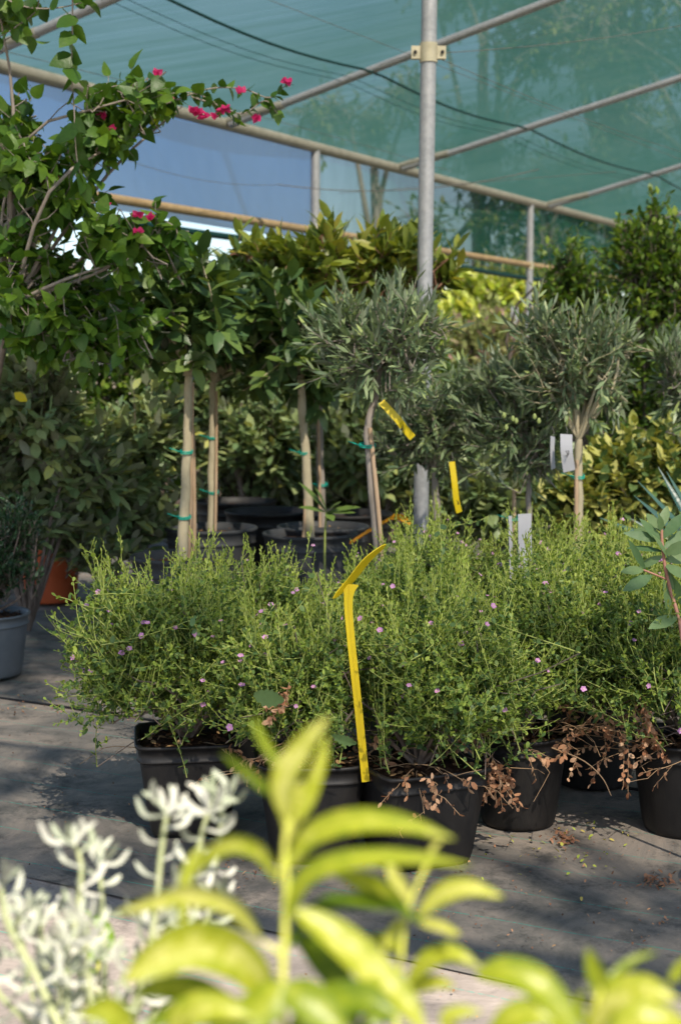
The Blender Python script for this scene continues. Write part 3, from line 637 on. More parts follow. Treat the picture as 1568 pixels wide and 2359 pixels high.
_r = np.random.default_rng(90); fo_, st_ = MB(), MB()
for pth, n_ in (([(345, 1640), (250, 1605), (190, 1602), (128, 1606)], 16), ([(250, 1590), (200, 1530), (165, 1495), (136, 1462)], 14), ([(280, 1480), (220, 1420), (170, 1385), (128, 1372)], 14), ([(220, 1500), (185, 1440), (175, 1380), (168, 1330)], 14), ([(260, 1400), (230, 1340), (225, 1290), (205, 1270)], 12), ([(330, 1660), (290, 1640), (255, 1600), (225, 1570)], 12)):
    c_ = catmull([P(x, y, 2.98) for x, y in pth], 12); tubes(st_, c_, np.linspace(.0014, .0007, 12), 4)
    leaf_on(fo_, c_[None], n_, .0165, .011, _r, 1.1, .2, 1, 'round', (.45, .25), .2, .7, opp=True, curl=.1, tiptaper=.3)
B['a'].part('sprig_leaves', fo_, M['bushleaf'], smooth=False); B['a'].part('sprigs', st_, M['bushstem'])
# trailing dead sprays that hang in front of the pots
def dead_spray(px, py, Y, ln, n, seed, dx=0.):
    rng = np.random.default_rng(seed)
    de, wo = MB(), MB(); s = P(px, py, Y); S = s+rng.normal(0, .012, (n, 3)); D = V3(dx, -.1, -1)+rng.normal(0, .25, (n, 3))
    p = grow(S, D, ln*rng.uniform(.5, 1, n), 6, V3(0, 0, -.1), rng, .08); tubes(wo, p, .0009, 3)
    leaf_on(de, p, 14, .012, .008, rng, 1., .15, 1, 'round', (.5, .45), 0, .2, curl=.5)
    return de, wo
for pl, a in ((B['d'], (1135, 1745, 2.86, .12, 5, 71, .05)), (B['d'], (1150, 1760, 2.88, .07, 4, 72, .4)), (B['e'], (1415, 1660, 3.0, .11, 5, 73, 0)), (B['e'], (1470, 1600, 2.95, .10, 6, 74, .2)), (B['b'], (660, 1600, 2.75, .05, 4, 75, -.6)), (B['e'], (1490, 1690, 2.95, .06, 5, 76, .3))):
    d_, w_ = dead_spray(*a); pl.part('dead_leaves', d_, M['dead'], smooth=False); pl.part('dead_twigs', w_, M['drytwig'])
# a long dry stem arching out of the round pot
mb = MB(); tubes(mb, catmull([P(1270, 1722, 2.98), P(1340, 1750, 2.93), P(1385, 1790, 2.9), P(1406, 1832, 2.9)], 12), np.linspace(.0018, .0008, 12), 5); B['d'].part('dry_stem', mb, M['drytwig'])

for pl_, pth, wpx, yy in ((B['b'], [(585, 1598), (620, 1608), (655, 1612)], 52, 2.62), (B['b'], [(765, 1692), (795, 1705), (822, 1712)], 30, 2.72)):
    wm = MB(); pts_ = catmull([P(x, y, yy) for x, y in pth], 12); wpf = np.sin(np.linspace(.25, 3.0, 12))*(1+.18*np.cos(np.arange(12)*3.14)); sdv = V3(.1, -.4, 1)
    tgn = nrm(np.gradient(pts_, axis=0)); sv_ = nrm(sdv-tgn*(tgn@sdv)[:, None]); hw_ = (wpx*mpp(yy)/2*wpf)[:, None]
    vv = np.stack([pts_-sv_*hw_, pts_, pts_+sv_*hw_+V3(0, -.004, 0)], 1); ii_ = np.arange(11)[:, None]*3+np.arange(2)[None]
    wm.add(vv, np.stack([ii_, ii_+1, ii_+4, ii_+3], -1), .55); pl_.part('weed_leaf', wm, M['protea_leaf'])
# ------------------------------------------------------------------ plant labels
def plate(mb, path, widths, sidev, thick, mi=0):
    path = np.asarray(path); K = len(path); widths = np.broadcast_to(widths, (K,))
    tg = nrm(np.gradient(path, axis=0)); s = nrm(np.asarray(sidev)-tg*np.sum(tg*np.asarray(sidev), -1, keepdims=True)); n = np.cross(tg, s)
    v = np.stack([path+s*widths[:, None]/2+n*thick/2, path-s*widths[:, None]/2+n*thick/2, path-s*widths[:, None]/2-n*thick/2, path+s*widths[:, None]/2-n*thick/2], 1)
    i = np.arange(K-1)[:, None]*4; a = np.arange(4)[None]; b = (a+1) % 4
    mb.add(v, np.stack([i+a, i+b, i+4+b, i+4+a], -1), .5, mi); mb.add(np.concatenate([v[0], v[-1]]), [(0, 1, 2, 3), (7, 6, 5, 4)], .5, mi)
base = P(840, 1778, 2.83)
lab = Plant('plant_label', base, 'tall yellow plastic stake label with a curled head in the square black pot', 'plant label')
mb = MB(); pth = catmull([P(842, 1800, 2.83), P(826, 1640, 2.825), P(808, 1470, 2.82), P(802, 1390, 2.82), P(806, 1345, 2.82)], 20)
wd = np.interp(np.linspace(0, 1, 20), [0, .6, .82, .93, 1], [.0155, .0155, .017, .023, .034]); plate(mb, pth, wd, V3(1, .1, 0), .0016)
plate(mb, pth+V3(.0012, -.0013, 0), wd*.16, V3(1, .1, 0), .0016)
lab.part('stem', mb, M['yellowtag'], smooth=False)
mb = MB(); pth = catmull([P(767, 1378, 2.80), P(806, 1338, 2.82), P(845, 1290, 2.82), P(888, 1254, 2.83)], 16)
plate(mb, pth, np.array([.004]+[.014+.022*math.sin(math.pi*i/15) for i in range(1, 15)]+[.004]), V3(.34, .85, -.28), .0012); lab.part('head', mb, M['yellowtag'], smooth=False)
lab = Plant('plant_label', P(806, 1250, 5.5), 'thin orange-yellow stake label lying across behind the leaning olive stem', 'plant label')
mb = MB(); pth = catmull([P(806, 1250, 5.5), P(850, 1222, 5.4), P(905, 1190, 5.3)], 8); plate(mb, pth, .013, V3(.3, .2, 1), .003); lab.part('stem', mb, M['orangetag'], smooth=False)
mb = MB(); pth = catmull([P(903, 1190, 5.3), P(925, 1192, 5.28), P(946, 1206, 5.26)], 6); plate(mb, pth, .025, V3(.2, .8, 1), .002); lab.part('head', mb, M['orangetag'], smooth=False)

def scribble(mb, c, sx, sz, rng, n=4, r=.0012, yo=-.004):
    for k in range(n):
        a = c+V3(rng.uniform(-1, 1)*sx, yo, rng.uniform(-1, 1)*sz); b = c+V3(rng.uniform(-1, 1)*sx, yo, rng.uniform(-1, 1)*sz)
        tubes(mb, [a, (a+b)/2+V3(.001, 0, .001), b], r, 4)
def hang_tag(path, Y, wpx, side_, mat, label, ink=None, seed=0, hole=True):
    pth = catmull([P(x, y, Y+dy) for x, y, dy in path], 10)
    pl = Plant('hanging_label', pth[0], label, 'plant label'); mb = MB(); plate(mb, pth, wpx*mpp(Y), side_, .0012); pl.part('strip', mb, mat, smooth=False)
    w_ = MB(); tubes(w_, [pth[0]+V3(0, .02, .03), pth[0]+V3(.004, .0, .01), pth[0]], .001, 4); pl.part('string', w_, M['wire'])
    if ink is not None:
        mk = MB(); scribble(mk, P(*ink, Y)+V3(0, -.022, 0), .006, .011, np.random.default_rng(seed)); pl.part('writing', mk, M['ink'])
hang_tag([(878, 925, 0), (915, 965, -.01), (930, 985, 0), (950, 1008, .01)], 4.4, 17, V3(1, .2, .6), M['yellowtag'], 'yellow strip label hanging slanted from the fork of the leaning olive tree', (925, 985), 3)
hang_tag([(1040, 1063, 0), (1046, 1110, -.005), (1050, 1150, 0), (1057, 1180, .01)], 4.9, 15, V3(1, .4, 0), M['yellowtag'], 'yellow strip label hanging straight down below the middle olive crown', (1050, 1155), 4)
hang_tag([(1303, 1000, 0), (1304, 1040, -.01), (1310, 1085, 0)], 4.55, 30, V3(1, .3, 0), M['whitetag'], 'white rectangular label hanging beside the pale olive stem', (1303, 1045), 5)
hang_tag([(1272, 1005, 0), (1271, 1040, -.01), (1273, 1080, 0)], 4.6, 15, V3(.8, .8, 0), M['whitetag'], 'narrow white label seen side on, half hidden in the olive leaves')
lab = Plant('plant_label', P(1210, 1260, 4.0), 'broad white stake label standing upright among the rear flowering bushes', 'plant label')
mb = MB(); plate(mb, catmull([P(1209, 1400, 3.93), P(1208, 1240, 3.93), P(1207, 1183, 3.93)], 6), 32*mpp(3.93), V3(1, .2, 0), .002)
plate(mb, [P(1178, 1390, 3.95), P(1174, 1188, 3.95)], 9*mpp(3.95), V3(1, .4, 0), .002); lab.part('plate', mb, M['whitetag'], smooth=False)

# ------------------------------------------------------------------ standard trees
def tie_ring(mb, c, r, rng, tail=True):
    th = np.linspace(0, 2*np.pi, 14)
    for dz in (-.003, .003): tubes(mb, np.stack([c[0]+r*np.cos(th), c[1]+r*np.sin(th), c[2]+dz+.004*np.sin(th)], -1), .0022, 4)
    if tail:
        s = c+V3(-r, -r*.3, 0); tubes(mb, catmull([s, s+V3(-.015, -.01, .006), s+V3(-.035, 0, .012)], 5), .0016, 4)
def tree(name, base_px, Y, trunk, tr, label, cat, crown_blobs, cargs, leafm, barkm, potr=.165, poth=.35, potm='darkpot', stakes=(), ties=(), seed=1, group=None, twm=None, rootpx=None, extra=None, soil=True, basez=None):
    """trunk: list of (px,py[,dY]); blobs: (px,py,dY,rx_px,rz_px[,ry])"""
    rng = np.random.default_rng(seed)
    bz = basez if basez is not None else (poth*.9 if potr else 0)
    tp = [P(t[0], t[1], Y+(t[2] if len(t) > 2 else 0)) for t in trunk]
    b = tp[0].copy(); k = (bz-tp[0][2]);
    if abs(k) > .02: tp = [tp[0]+(tp[0]-tp[1])/max(np.linalg.norm(tp[0]-tp[1]), 1e-6)*abs(k)*1.0]+tp if k < 0 else tp
    foot = tp[0].copy(); tp[0][2] = bz-.02
    pl = Plant(name, (foot[0], foot[1], 0), label, cat, group)
    if potr: pot(pl, V3(foot[0], foot[1], 0), potr, poth, M[potm], 0, rng=rng, chips=30)
    mb = MB(); c = catmull(tp, 16); c[:, :2] += rng.normal(0, .0015, (16, 2)); tubes(mb, c, np.linspace(tr[0], tr[1], 16)*(1+.05*rng.normal(size=16)), 10); pl.part('trunk', mb, M[barkm])
    for (x0, y0, x1, y1, r, dy) in stakes:
        a = P(x0, y0, Y+dy); e = P(x1, y1, Y+dy*.4)
        if a[2] > bz: a = a+(a-e)*((a[2]-bz)/(e[2]-a[2]))
        mb = MB(); tubes(mb, catmull([a, (a+e)/2+V3(.002, 0, 0), e], 8), r, 8, cap=True); pl.part('stake', mb, M['bamboo'])
    for (x, y, r) in ties:
        mb = MB(); tie_ring(mb, P(x, y, Y), r, rng); pl.part('tie', mb, M['tie'])
    fo, wo = MB(), MB()
    bl = [(P(x, y, Y+dy), V3(rx*mpp(Y), (ry if ry else rx)*mpp(Y), rz*mpp(Y))) for x, y, dy, rx, rz, ry in [(*q, None) if len(q) == 5 else q for q in crown_blobs]]
    root = c[-1]
    crown(fo, wo, bl, root=root, rng=rng, **cargs)
    if extra: extra(fo, wo, rng)
    pl.part('branches', wo, M[twm or barkm]); pl.part('crown', fo, M[leafm], smooth=True)
    return pl

RUB = dict(shell=(.2, 1.22), nshoot=135, slen=.12, nl=8, L=.086, W=.041, prof='oval', tint=(.42, .28), tipt=.15, up=.35, ang=1.05, fold=.18, curl=.22, upn=1.0, twr=.003, lvar=.3, limb_r=(.009, .004), nlimb=5)
tree('standard_tree', 0, 5.0, [(421, 1275), (428, 1100), (433, 980), (434, 865)], (.021, .013), 'broad leaved standard tree with the palest bare trunk, nearest, tied low with teal string', 'tree',
     [(430, 740, 0, 112, 98), (350, 720, .05, 60, 60), (490, 690, .0, 60, 60), (400, 640, .15, 60, 45), (300, 790, .2, 50, 50)], RUB, 'rubber', 'bark_pale', .17, .35, 'darkpot', [(436, 1270, 444, 880, .006, .03), (447, 1240, 444, 990, .008, .09)], [(430, 1040, .021), (425, 1190, .022)], 101, 'standard trees with bare trunks')
tree('standard_tree', 0, 5.9, [(487, 1215), (490, 1000), (490, 880)], (.019, .014), 'broad leaved standard tree behind the palest trunk, tied to a cane at two heights', 'tree',
     [(520, 770, 0, 100, 100), (600, 740, .1, 60, 70), (540, 660, .2, 60, 45), (600, 850, .2, 50, 50)], RUB, 'rubber', 'bark_pale', .18, .35, 'darkpot', [(496, 1210, 499, 900, .006, -.03)], [(490, 1007, .02), (492, 1133, .02)], 102, 'standard trees with bare trunks')
tree('standard_tree', 0, 5.7, [(713, 1228), (706, 1080), (697, 960), (693, 860)], (.022, .015), 'broad leaved standard tree with a pale curved trunk in the wide dark pot', 'tree',
     [(680, 780, 0, 105, 100), (610, 700, .1, 70, 70), (740, 850, .1, 60, 70)], RUB, 'rubber', 'bark_pale', .178, .35, 'darkpot', [(699, 1225, 703, 1150, .006, -.02)], [(700, 1042, .02)], 103, 'standard trees with bare trunks')
PHO = dict(shell=(.2, 1.25), nshoot=190, slen=.2, nl=10, L=.082, W=.033, prof='oval', tint=(.5, .25), tipt=.3, up=.45, ang=.8, fold=.2, curl=.2, upn=.8, twr=.003, limb_r=(.01, .004), nlimb=5)
tree('standard_tree', 0, 5.95, [(744, 1240), (738, 1100), (735, 960), (737, 800), (720, 740)], (.017, .013), 'tall standard tree with reddish branches and yellowish leaves tied to a cane', 'tree',
     [(720, 640, 0, 100, 80), (850, 640, .1, 110, 70), (990, 630, .2, 70, 60), (620, 640, .1, 80, 55), (900, 580, .1, 60, 40), (740, 600, -.1, 30, 60), (560, 590, .2, 60, 30)], PHO, 'photinia', 'bark_grey', .18, .35, 'darkpot', [(737, 1235, 731, 870, .006, -.03)], [(735, 928, .024), (740, 1115, .024)], 104, 'standard trees with bare trunks', twm='bark_red')
OLV = dict(nshoot=250, slen=.16, nl=14, L=.046, W=.0105, prof='olive', tint=(.5, .4), tipt=.15, up=.3, ang=.62, fold=.0, curl=.08, upn=.6, opp=True, twr=.0016, limb_r=(.008, .003), nlimb=6, shell=(.1, 1.2), lvar=.3)
tree('olive_tree', 0, 4.5, [(874, 1290), (858, 1130), (845, 1000), (862, 920), (878, 820)], (.0185, .009), 'olive tree with a leaning grey stem, nearest of the olives, behind the curled yellow label', 'tree',
     [(885, 810, 0, 130, 125), (800, 760, .05, 60, 60), (960, 770, 0, 70, 80)], OLV, 'olive', 'bark_grey', .15, .30, 'darkpot', [(880, 1290, 852, 985, .007, -.03)], [(846, 1025, .024)], 105, 'olive trees with stems')
tree('olive_tree', 0, 5.2, [(1010, 1260), (1004, 1150), (1000, 1080)], (.018, .012), 'low dark olive tree in front of the tall galvanised post', 'tree',
     [(1000, 980, 0, 110, 115), (940, 1010, .05, 70, 70), (1080, 950, .05, 60, 90)], OLV, 'olive', 'bark_grey', .15, .30, 'darkpot', [], [], 106, 'olive trees with stems')
tree('olive_tree', 0, 4.85, [(1331, 1250), (1331, 1120), (1332, 1010)], (.0165, .013), 'olive tree with a pale straight stem and stake tied by teal string at right', 'tree',
     [(1320, 840, 0, 125, 120), (1400, 800, .05, 60, 90), (1250, 760, .05, 60, 70), (1390, 900, 0, 45, 70)], OLV, 'olive', 'bark_pale', .15, .30, 'darkpot', [(1323, 1250, 1327, 1060, .007, -.03)], [(1330, 1097, .021)], 107, 'olive trees with stems')
tree('olive_tree', 0, 5.05, [(1219, 1250), (1217, 1150), (1216, 1060)], (.012, .009), 'olive tree bearing small green fruit between the low olive and the pale stemmed one', 'tree',
     [(1190, 970, 0, 105, 125), (1160, 900, .05, 70, 70), (1240, 1040, 0, 60, 80)], dict(OLV, nshoot=240), 'olive', 'bark_grey', .15, .30, 'darkpot', [(1181, 1250, 1183, 1130, .007, 0)], [(1180, 1193, .02)], 108, 'olive trees with stems',
     extra=lambda fo, wo, rng: [tubes(fo, np.array([[c, c+V3(0, 0, .008), c+V3(0, 0, .018)] for c in [P(x, y, 4.8) for x, y in ((1160, 962), (1180, 970), (1188, 975), (1230, 965), (1165, 990), (1240, 975))]]), [.004, .0075, .003], 8, tint=1.)])
tree('olive_tree', 0, 5.0, [(1600, 1260), (1600, 1150), (1600, 1010)], (.016, .012), 'olive tree at the right photo edge with only a few grey leaves showing', 'tree',
     [(1575, 880, 0, 60, 110)], dict(OLV, nshoot=100), 'olive', 'bark_grey', .15, .30, 'darkpot', [], [], 109, 'olive trees with stems')

# ------------------------------------------------------------------ shrubs of the background
def shrub(name, px, Y, blobs, mat, label, seed, cat='shrub', nshoot=300, L=.06, W=.03, slen=.2, nl=10, prof='oval', tint=(.45, .3), tipt=.2, wm='twig', group=None, stemz=0., flower=None, **kw):
    rng = np.random.default_rng(seed); b = P(px, 1100, Y); b[2] = 0
    pl = Plant(name, b, label, cat, group); fo, wo = MB(), MB()
    bl = [(P(x, y, Y+dy), V3(rx*mpp(Y), (ry if ry else min(rx, rz))*mpp(Y), rz*mpp(Y))) for x, y, dy, rx, rz, ry in [(*q, None) if len(q) == 5 else q for q in blobs]]
    crown(fo, wo, bl, nshoot, slen, nl, L, W, rng, root=b+V3(0, 0, stemz), prof=prof, tint=tint, tipt=tipt, **{'nlimb': 3, **kw})
    pl.part('branches', wo, M[wm]); pl.part('foliage', fo, M[mat])
    if flower: flower(pl, rng, bl)
    return pl
BG = 'shrubs behind the standard trees'
ELK = dict(L=.070, W=.036, slen=.2, nl=10, fold=.12, curl=.15, up=.5, limb_r=(.009, .004))
shrub('grey_leaved_shrub', 60, 5.5, [(60, 930, 0, 150, 170), (-20, 1080, 0, 110, 120), (150, 1080, .1, 130, 120), (60, 800, .3, 120, 100), (60, 1200, 0, 110, 60)], 'elae', 'grey green leaved shrub at the left photo edge with one yellow leaf', 201, nshoot=520, group=BG, **ELK)
shrub('grey_leaved_shrub', 250, 5.9, [(250, 1120, 0, 120, 110), (330, 1030, .1, 110, 110), (200, 1260, -.2, 90, 50), (300, 1210, 0, 100, 60)], 'elae', 'grey green leaved shrub between the orange pot and the first pale trunk', 202, nshoot=430, group=BG, **ELK)
shrub('grey_leaved_shrub', 600, 7.4, [(600, 1010, 0, 140, 120), (480, 900, .2, 120, 130), (620, 850, .2, 120, 130), (560, 1120, .3, 170, 110), (690, 1120, .5, 120, 110), (400, 980, .3, 120, 140)], 'elae', 'dim grey leaved shrub seen between the second and third bare trunks', 203, nshoot=560, group=BG, **ELK)
shrub('grey_leaved_shrub', 860, 7.2, [(850, 1030, 0, 150, 130), (1020, 1100, 0, 130, 100), (800, 880, .2, 120, 120), (820, 1180, .3, 150, 80)], 'elae', 'grey leaved shrub behind the leaning olive stem', 204, nshoot=760, group=BG, **ELK)
shrub('grey_leaved_shrub', 1130, 6.3, [(1120, 1150, 0, 130, 90), (1230, 1120, .1, 110, 110)], 'elae', 'low grey leaved shrub between the hanging yellow strip and the white stake label', 205, nshoot=420, group=BG, **ELK)
HK = dict(L=.05, W=.026, slen=.22, nl=10, fold=.1, curl=.12, up=.5, limb_r=(.012, .005))
shrub('evergreen_shrub', 300, 7.6, [(260, 790, 0, 170, 130), (330, 680, 0, 110, 50), (420, 860, .2, 170, 200), (200, 980, 0, 160, 160)], 'hedge', 'dark evergreen shrub behind the climber, its top ragged against the bright sky', 206, nshoot=900, group=BG, **HK)
shrub('evergreen_shrub', 540, 8.4, [(520, 720, 0, 170, 110), (640, 660, 0, 130, 90), (600, 950, 0, 200, 220), (600, 1120, 0, 220, 100), (420, 1120, .3, 150, 120)], 'hedge', 'dark evergreen shrub filling the gap behind the broad leaved crowns', 207, nshoot=760, group=BG, **HK)
shrub('evergreen_shrub', 850, 8.8, [(840, 760, 0, 190, 130), (930, 950, 0, 200, 200), (1050, 1060, 0, 170, 140)], 'hedge', 'dark evergreen shrub behind the two front olives', 208, nshoot=800, group=BG, **HK)
shrub('evergreen_shrub', 1480, 7.4, [(1500, 620, 0, 95, 110), (1480, 790, 0, 120, 120), (1560, 700, 0, 110, 150), (1500, 950, 0, 150, 130), (1440, 560, .1, 30, 60), (1505, 500, .1, 26, 44)], 'hedge', 'tall bright evergreen shrub at right reaching up to the roof beam', 209, nshoot=1250, group=BG, **dict(HK, L=.038, W=.024))
shrub('evergreen_shrub', 1310, 8.2, [(1310, 620, 0, 62, 70), (1290, 700, 0, 60, 60), (1370, 700, 0, 80, 80), (1350, 860, 0, 120, 140)], 'hedge', 'smaller evergreen shrub just left of the tall one under the roof net', 210, nshoot=620, group=BG, **dict(HK, L=.038, W=.024))
shrub('evergreen_shrub', 1250, 9.4, [(1200, 980, 0, 170, 150), (1380, 1010, 0, 150, 140), (1080, 1000, 0, 150, 140)], 'hedge', 'evergreen shrub low behind the fruiting olive', 211, nshoot=520, group=BG, **HK)
shrub('variegated_shrub', 1400, 5.9, [(1340, 1160, 0, 95, 80), (1440, 1110, 0, 120, 90), (1540, 1100, 0, 90, 110), (1400, 1210, 0, 130, 60)], 'varieg', 'yellow and green variegated shrub behind the pale stemmed olive', 212, nshoot=760, L=.062, W=.033, slen=.16, nl=9, fold=.12, curl=.2, tint=(.42, .42), tipt=.12, group=BG, up=.5)
shrub('yellow_leaved_shrub', 1140, 15.5, [(1150, 690, 0, 130, 60), (1080, 760, 0, 110, 80), (1240, 730, 0, 110, 80), (1160, 850, 0, 170, 110)], 'yellowbush', 'sunlit yellow green shrub outside beyond the net, below its lower rail', 213, nshoot=900, L=.14, W=.055, slen=.4, nl=9, twr=.006, limb_r=(.03, .01), group=BG)
shrub('yellow_leaved_shrub', 580, 12.5, [(520, 1010, 0, 110, 90), (640, 960, 0, 110, 90), (590, 880, 0, 120, 70), (720, 1000, 0, 90, 80)], 'yellowbush', 'sunlit yellow shrub glimpsed low between the second and third bare trunks', 216, nshoot=420, L=.09, W=.045, slen=.3, nl=9, twr=.006, limb_r=(.03, .01), group=BG)
shrub('yellow_leaved_shrub', 40, 11.5, [(30, 560, 0, 70, 90), (-20, 680, 0, 120, 110), (90, 720, 0, 110, 100)], 'yellowbush', 'sunlit yellow shrub beyond the climber at the left photo edge', 214, nshoot=500, L=.09, W=.045, slen=.3, nl=9, twr=.006, limb_r=(.03, .01), group=BG)
shrub('pink_flowering_shrub', 1120, 11.5, [(1110, 810, 0, 95, 90), (1180, 860, 0, 90, 90)], 'pinkbush', 'pale pink flowering shrub glowing between the two olive crowns', 215, nshoot=420, L=.07, W=.035, slen=.25, nl=9, group=BG)
yl = MB(); c = P(34, 905, 5.05); leaves(yl, c[None], V3(.8, -.1, -.5)[None], V3(-.2, -1, .5)[None], .052, .034, 'oval', .5, fold=.1); o = yl.build('yellow_leaf', M['yellowtag']); q = [x for x in bpy.data.objects if x.get('label', '').startswith('grey green leaved shrub at the left photo edge')][0]; o.parent = q; o.location = -q.location
# small dark shrub in the grey pot at left
gp = P(-34, 1500, 4.68); rng = np.random.default_rng(220)
pl = Plant('potted_box_shrub', (gp[0], gp[1], 0), 'small dark leaved shrub in a plain grey pot at the left photo edge', 'potted shrub'); pot(pl, V3(gp[0], gp[1], 0), .14, .205, M['greypot'], 0, r0=.82, rng=rng)
fo, wo = MB(), MB(); z = .20
crown(fo, wo, [(V3(gp[0]+.02, gp[1], .42), V3(.17, .17, .13)), (V3(gp[0]+.12, gp[1], .46), V3(.08, .1, .1)), (V3(gp[0]+.06, gp[1]-.03, .33), V3(.13, .1, .08))], 420, .09, 14, .017, .009, rng, root=V3(gp[0], gp[1], .185), up=.9, tint=(.5, .3), nlimb=12, limb_r=(.005, .002), twr=.0012)
pl.part('branches', wo, M['twig']); pl.part('foliage', fo, M['darkshrub'])
# orange pots
for px, Y, r, h, lb, sd_ in ((116, 6.2, .135, .30, 'orange plastic pot with a grey leaved seedling behind the small dark shrub', 221), (15, 6.7, .14, .30, 'second orange plastic pot, mostly hidden behind the small dark shrub', 222)):
    c = P(px, 1300, Y); rng = np.random.default_rng(sd_); pl = Plant('orange_pot', (c[0], c[1], 0), lb, 'potted shrub'); pot(pl, V3(c[0], c[1], 0), r, h, M['terra'], 0, r0=.8, rng=rng)
    fo, wo = MB(), MB(); crown(fo, wo, [(V3(c[0]+.1, c[1]-.1, .42), V3(.2, .15, .09))], 34, .16, 8, .07, .03, rng, root=V3(c[0], c[1], .27), fold=.1, nlimb=6, limb_r=(.004, .002)); pl.part('branches', wo, M['twig']); pl.part('foliage', fo, M['elae'])
# empty black nursery pots in the shade behind
for i, (px, Y, r, h, lb) in enumerate(((620, 6.5, .19, .36, 'big black pot in deep shade between the second and third bare trunks'), (545, 7.0, .19, .36, 'big black pot in deep shade right of the second bare trunk'), (800, 6.4, .19, .36, 'big black pot in deep shade behind the leaning olive stem'))):
    c = P(px, 1300, Y); pl = Plant('nursery_pot', (c[0], c[1], 0), lb, 'pot', 'black pots in the shade'); pot(pl, V3(c[0], c[1], 0), r, h, M['black'], 0, chips=0)
# white marker beyond
mp_ = P(1184, 745, 12); mb = MB(); plate(mb, [V3(mp_[0], mp_[1], 0), P(1184, 780, 12), P(1184, 706, 12)], .055, V3(1, .2, 0), .02); o = mb.build('white_post', M['whitetag'], smooth=False, loc=(mp_[0], mp_[1], 0)); tag(o, 'slim white post beyond the flowering shrub, left of a galvanised post', 'post')
# sapling leaves between the trunks
pl = Plant('broad_leaved_sapling', P(745, 1230, 5.4)*V3(1, 1, 0)+V3(0, 0, 0), 'young plant with a few long green leaves beside the double cane', 'sapling')
fo, wo = MB(), MB(); c = P(752, 1180, 5.4)
tubes(wo, catmull([P(748, 1250, 5.4)*V3(1, 1, 0), P(748, 1250, 5.4), c], 8), .004, 5)
tipl = [(693, 1160), (825, 1158), (815, 1172), (768, 1195), (700, 1105), (780, 1150), (735, 1120)]
D = np.array([P(x, y, 5.35)-c for x, y in tipl]); leaves(fo, np.repeat(c[None], len(D), 0), D, V3(0, -.5, 1)+0*D, np.linalg.norm(D, axis=1), .034, 'big', .7, fold=.15, curl=.15)
pl.part('stem', wo, M['bushstem']); pl.part('foliage', fo, M['rubber'])

# ------------------------------------------------------------------ climber (left)
rng = np.random.default_rng(301); YB = 4.6
pl = Plant('bougainvillea', P(60, 1300, YB)*V3(1, 1, 0), 'leafy bougainvillea climber with magenta flowers arching over the roof pipe at left', 'climber')
fo, wo, fl = MB(), MB(), MB()
CL = [(40, 300, 60, 80), (60, 400, 100, 70), (30, 480, 70, 80), (150, 470, 70, 50), (250, 550, 55, 45), (110, 640, 90, 65), (200, 690, 75, 60), (290, 610, 55, 42), (40, 560, 70, 60), (220, 780, 90, 80), (370, 560, 60, 50), (130, 760, 80, 80),
      (20, 30, 60, 40), (250, 250, 55, 40), (330, 240, 75, 32), (200, 340, 60, 60), (250, 320, 60, 45), (400, 235, 45, 25), (10, 680, 60, 80), (310, 760, 60, 60), (40, 760, 60, 50)]
bl = [(P(x, y, YB+random.Random(i).uniform(-.12, .2)), V3(rx*mpp(YB), .14, rz*mpp(YB))) for i, (x, y, rx, rz) in enumerate(CL)]
BK = dict(prof='heart', tint=(.45, .25), tipt=.2, up=-.05, ang=1.15, fold=.16, curl=.22, upn=.35, droop=.35, twr=.0018)
crown(fo, wo, bl, 350, .2, 8, .054, .040, rng, root=P(30, 700, YB), nlimb=1, limb_r=(.008, .003), **BK)
def vine(path, n, L=.052, W=.042, r=.0022, K=24, Yo=0., tint=(.4, .25), droop=.3):
    p = catmull([P(x, y, YB+Yo) for x, y in path], K); tubes(wo, p, np.linspace(r*1.3, r*.7, K), 5)
    leaf_on(fo, p[None], n, L, W, rng, 1.1, .02, 1, 'heart', tint, .1, .2, droop=droop, fold=.16, curl=.2)
    return p
vine([(168, -60), (168, 60), (166, 160), (172, 260), (176, 350), (190, 430)], 26, .070, .052, Yo=-.25)
vine([(60, -80), (90, 10), (40, 60), (-10, 90)], 14, .055, .04, Yo=-.15)
vine([(-20, -30), (40, 10), (110, 20), (190, 5), (230, -30)], 16, .06, .045, Yo=-.2)
vine([(180, 400), (230, 310), (320, 240), (400, 215), (470, 222), (540, 270)], 34, .05, .038)
vine([(380, 240), (480, 205), (560, 205), (620, 225), (660, 195)], 24, .040, .030)
vine([(440, 222), (510, 245), (560, 262), (610, 232), (640, 262)], 18, .036, .028)
vine([(240, 300), (290, 300), (330, 285), (365, 255)], 14, .06, .045, tint=(.75, .2))
vine([(260, 540), (330, 500), (400, 520), (410, 560)], 16)
for pth in ([(8, 760), (-10, 560), (40, 500), (80, 470)], [(60, 790), (100, 740), (150, 690)], [(170, 830), (150, 790), (145, 740)], [(0, 640), (20, 540), (70, 500)]):
    p = catmull([P(x, y, YB) for x, y in pth], 12); tubes(wo, p, np.linspace(.009, .005, 12), 6)
p = catmull([P(-60, 1300, YB+.6)*V3(1, 1, 0), P(-40, 1100, YB+.5), P(0, 850, YB+.3), P(30, 700, YB)], 16); tubes(wo, p, np.linspace(.014, .009, 16), 7)
fp = [(362, 172), (385, 222), (662, 183), (557, 213), (592, 268), (455, 262), (470, 266), (498, 272), (512, 250), (236, 262), (256, 302), (130, 408), (241, 474), (318, 498), (346, 505), (317, 528), (520, 245), (460, 256), (445, 258)]
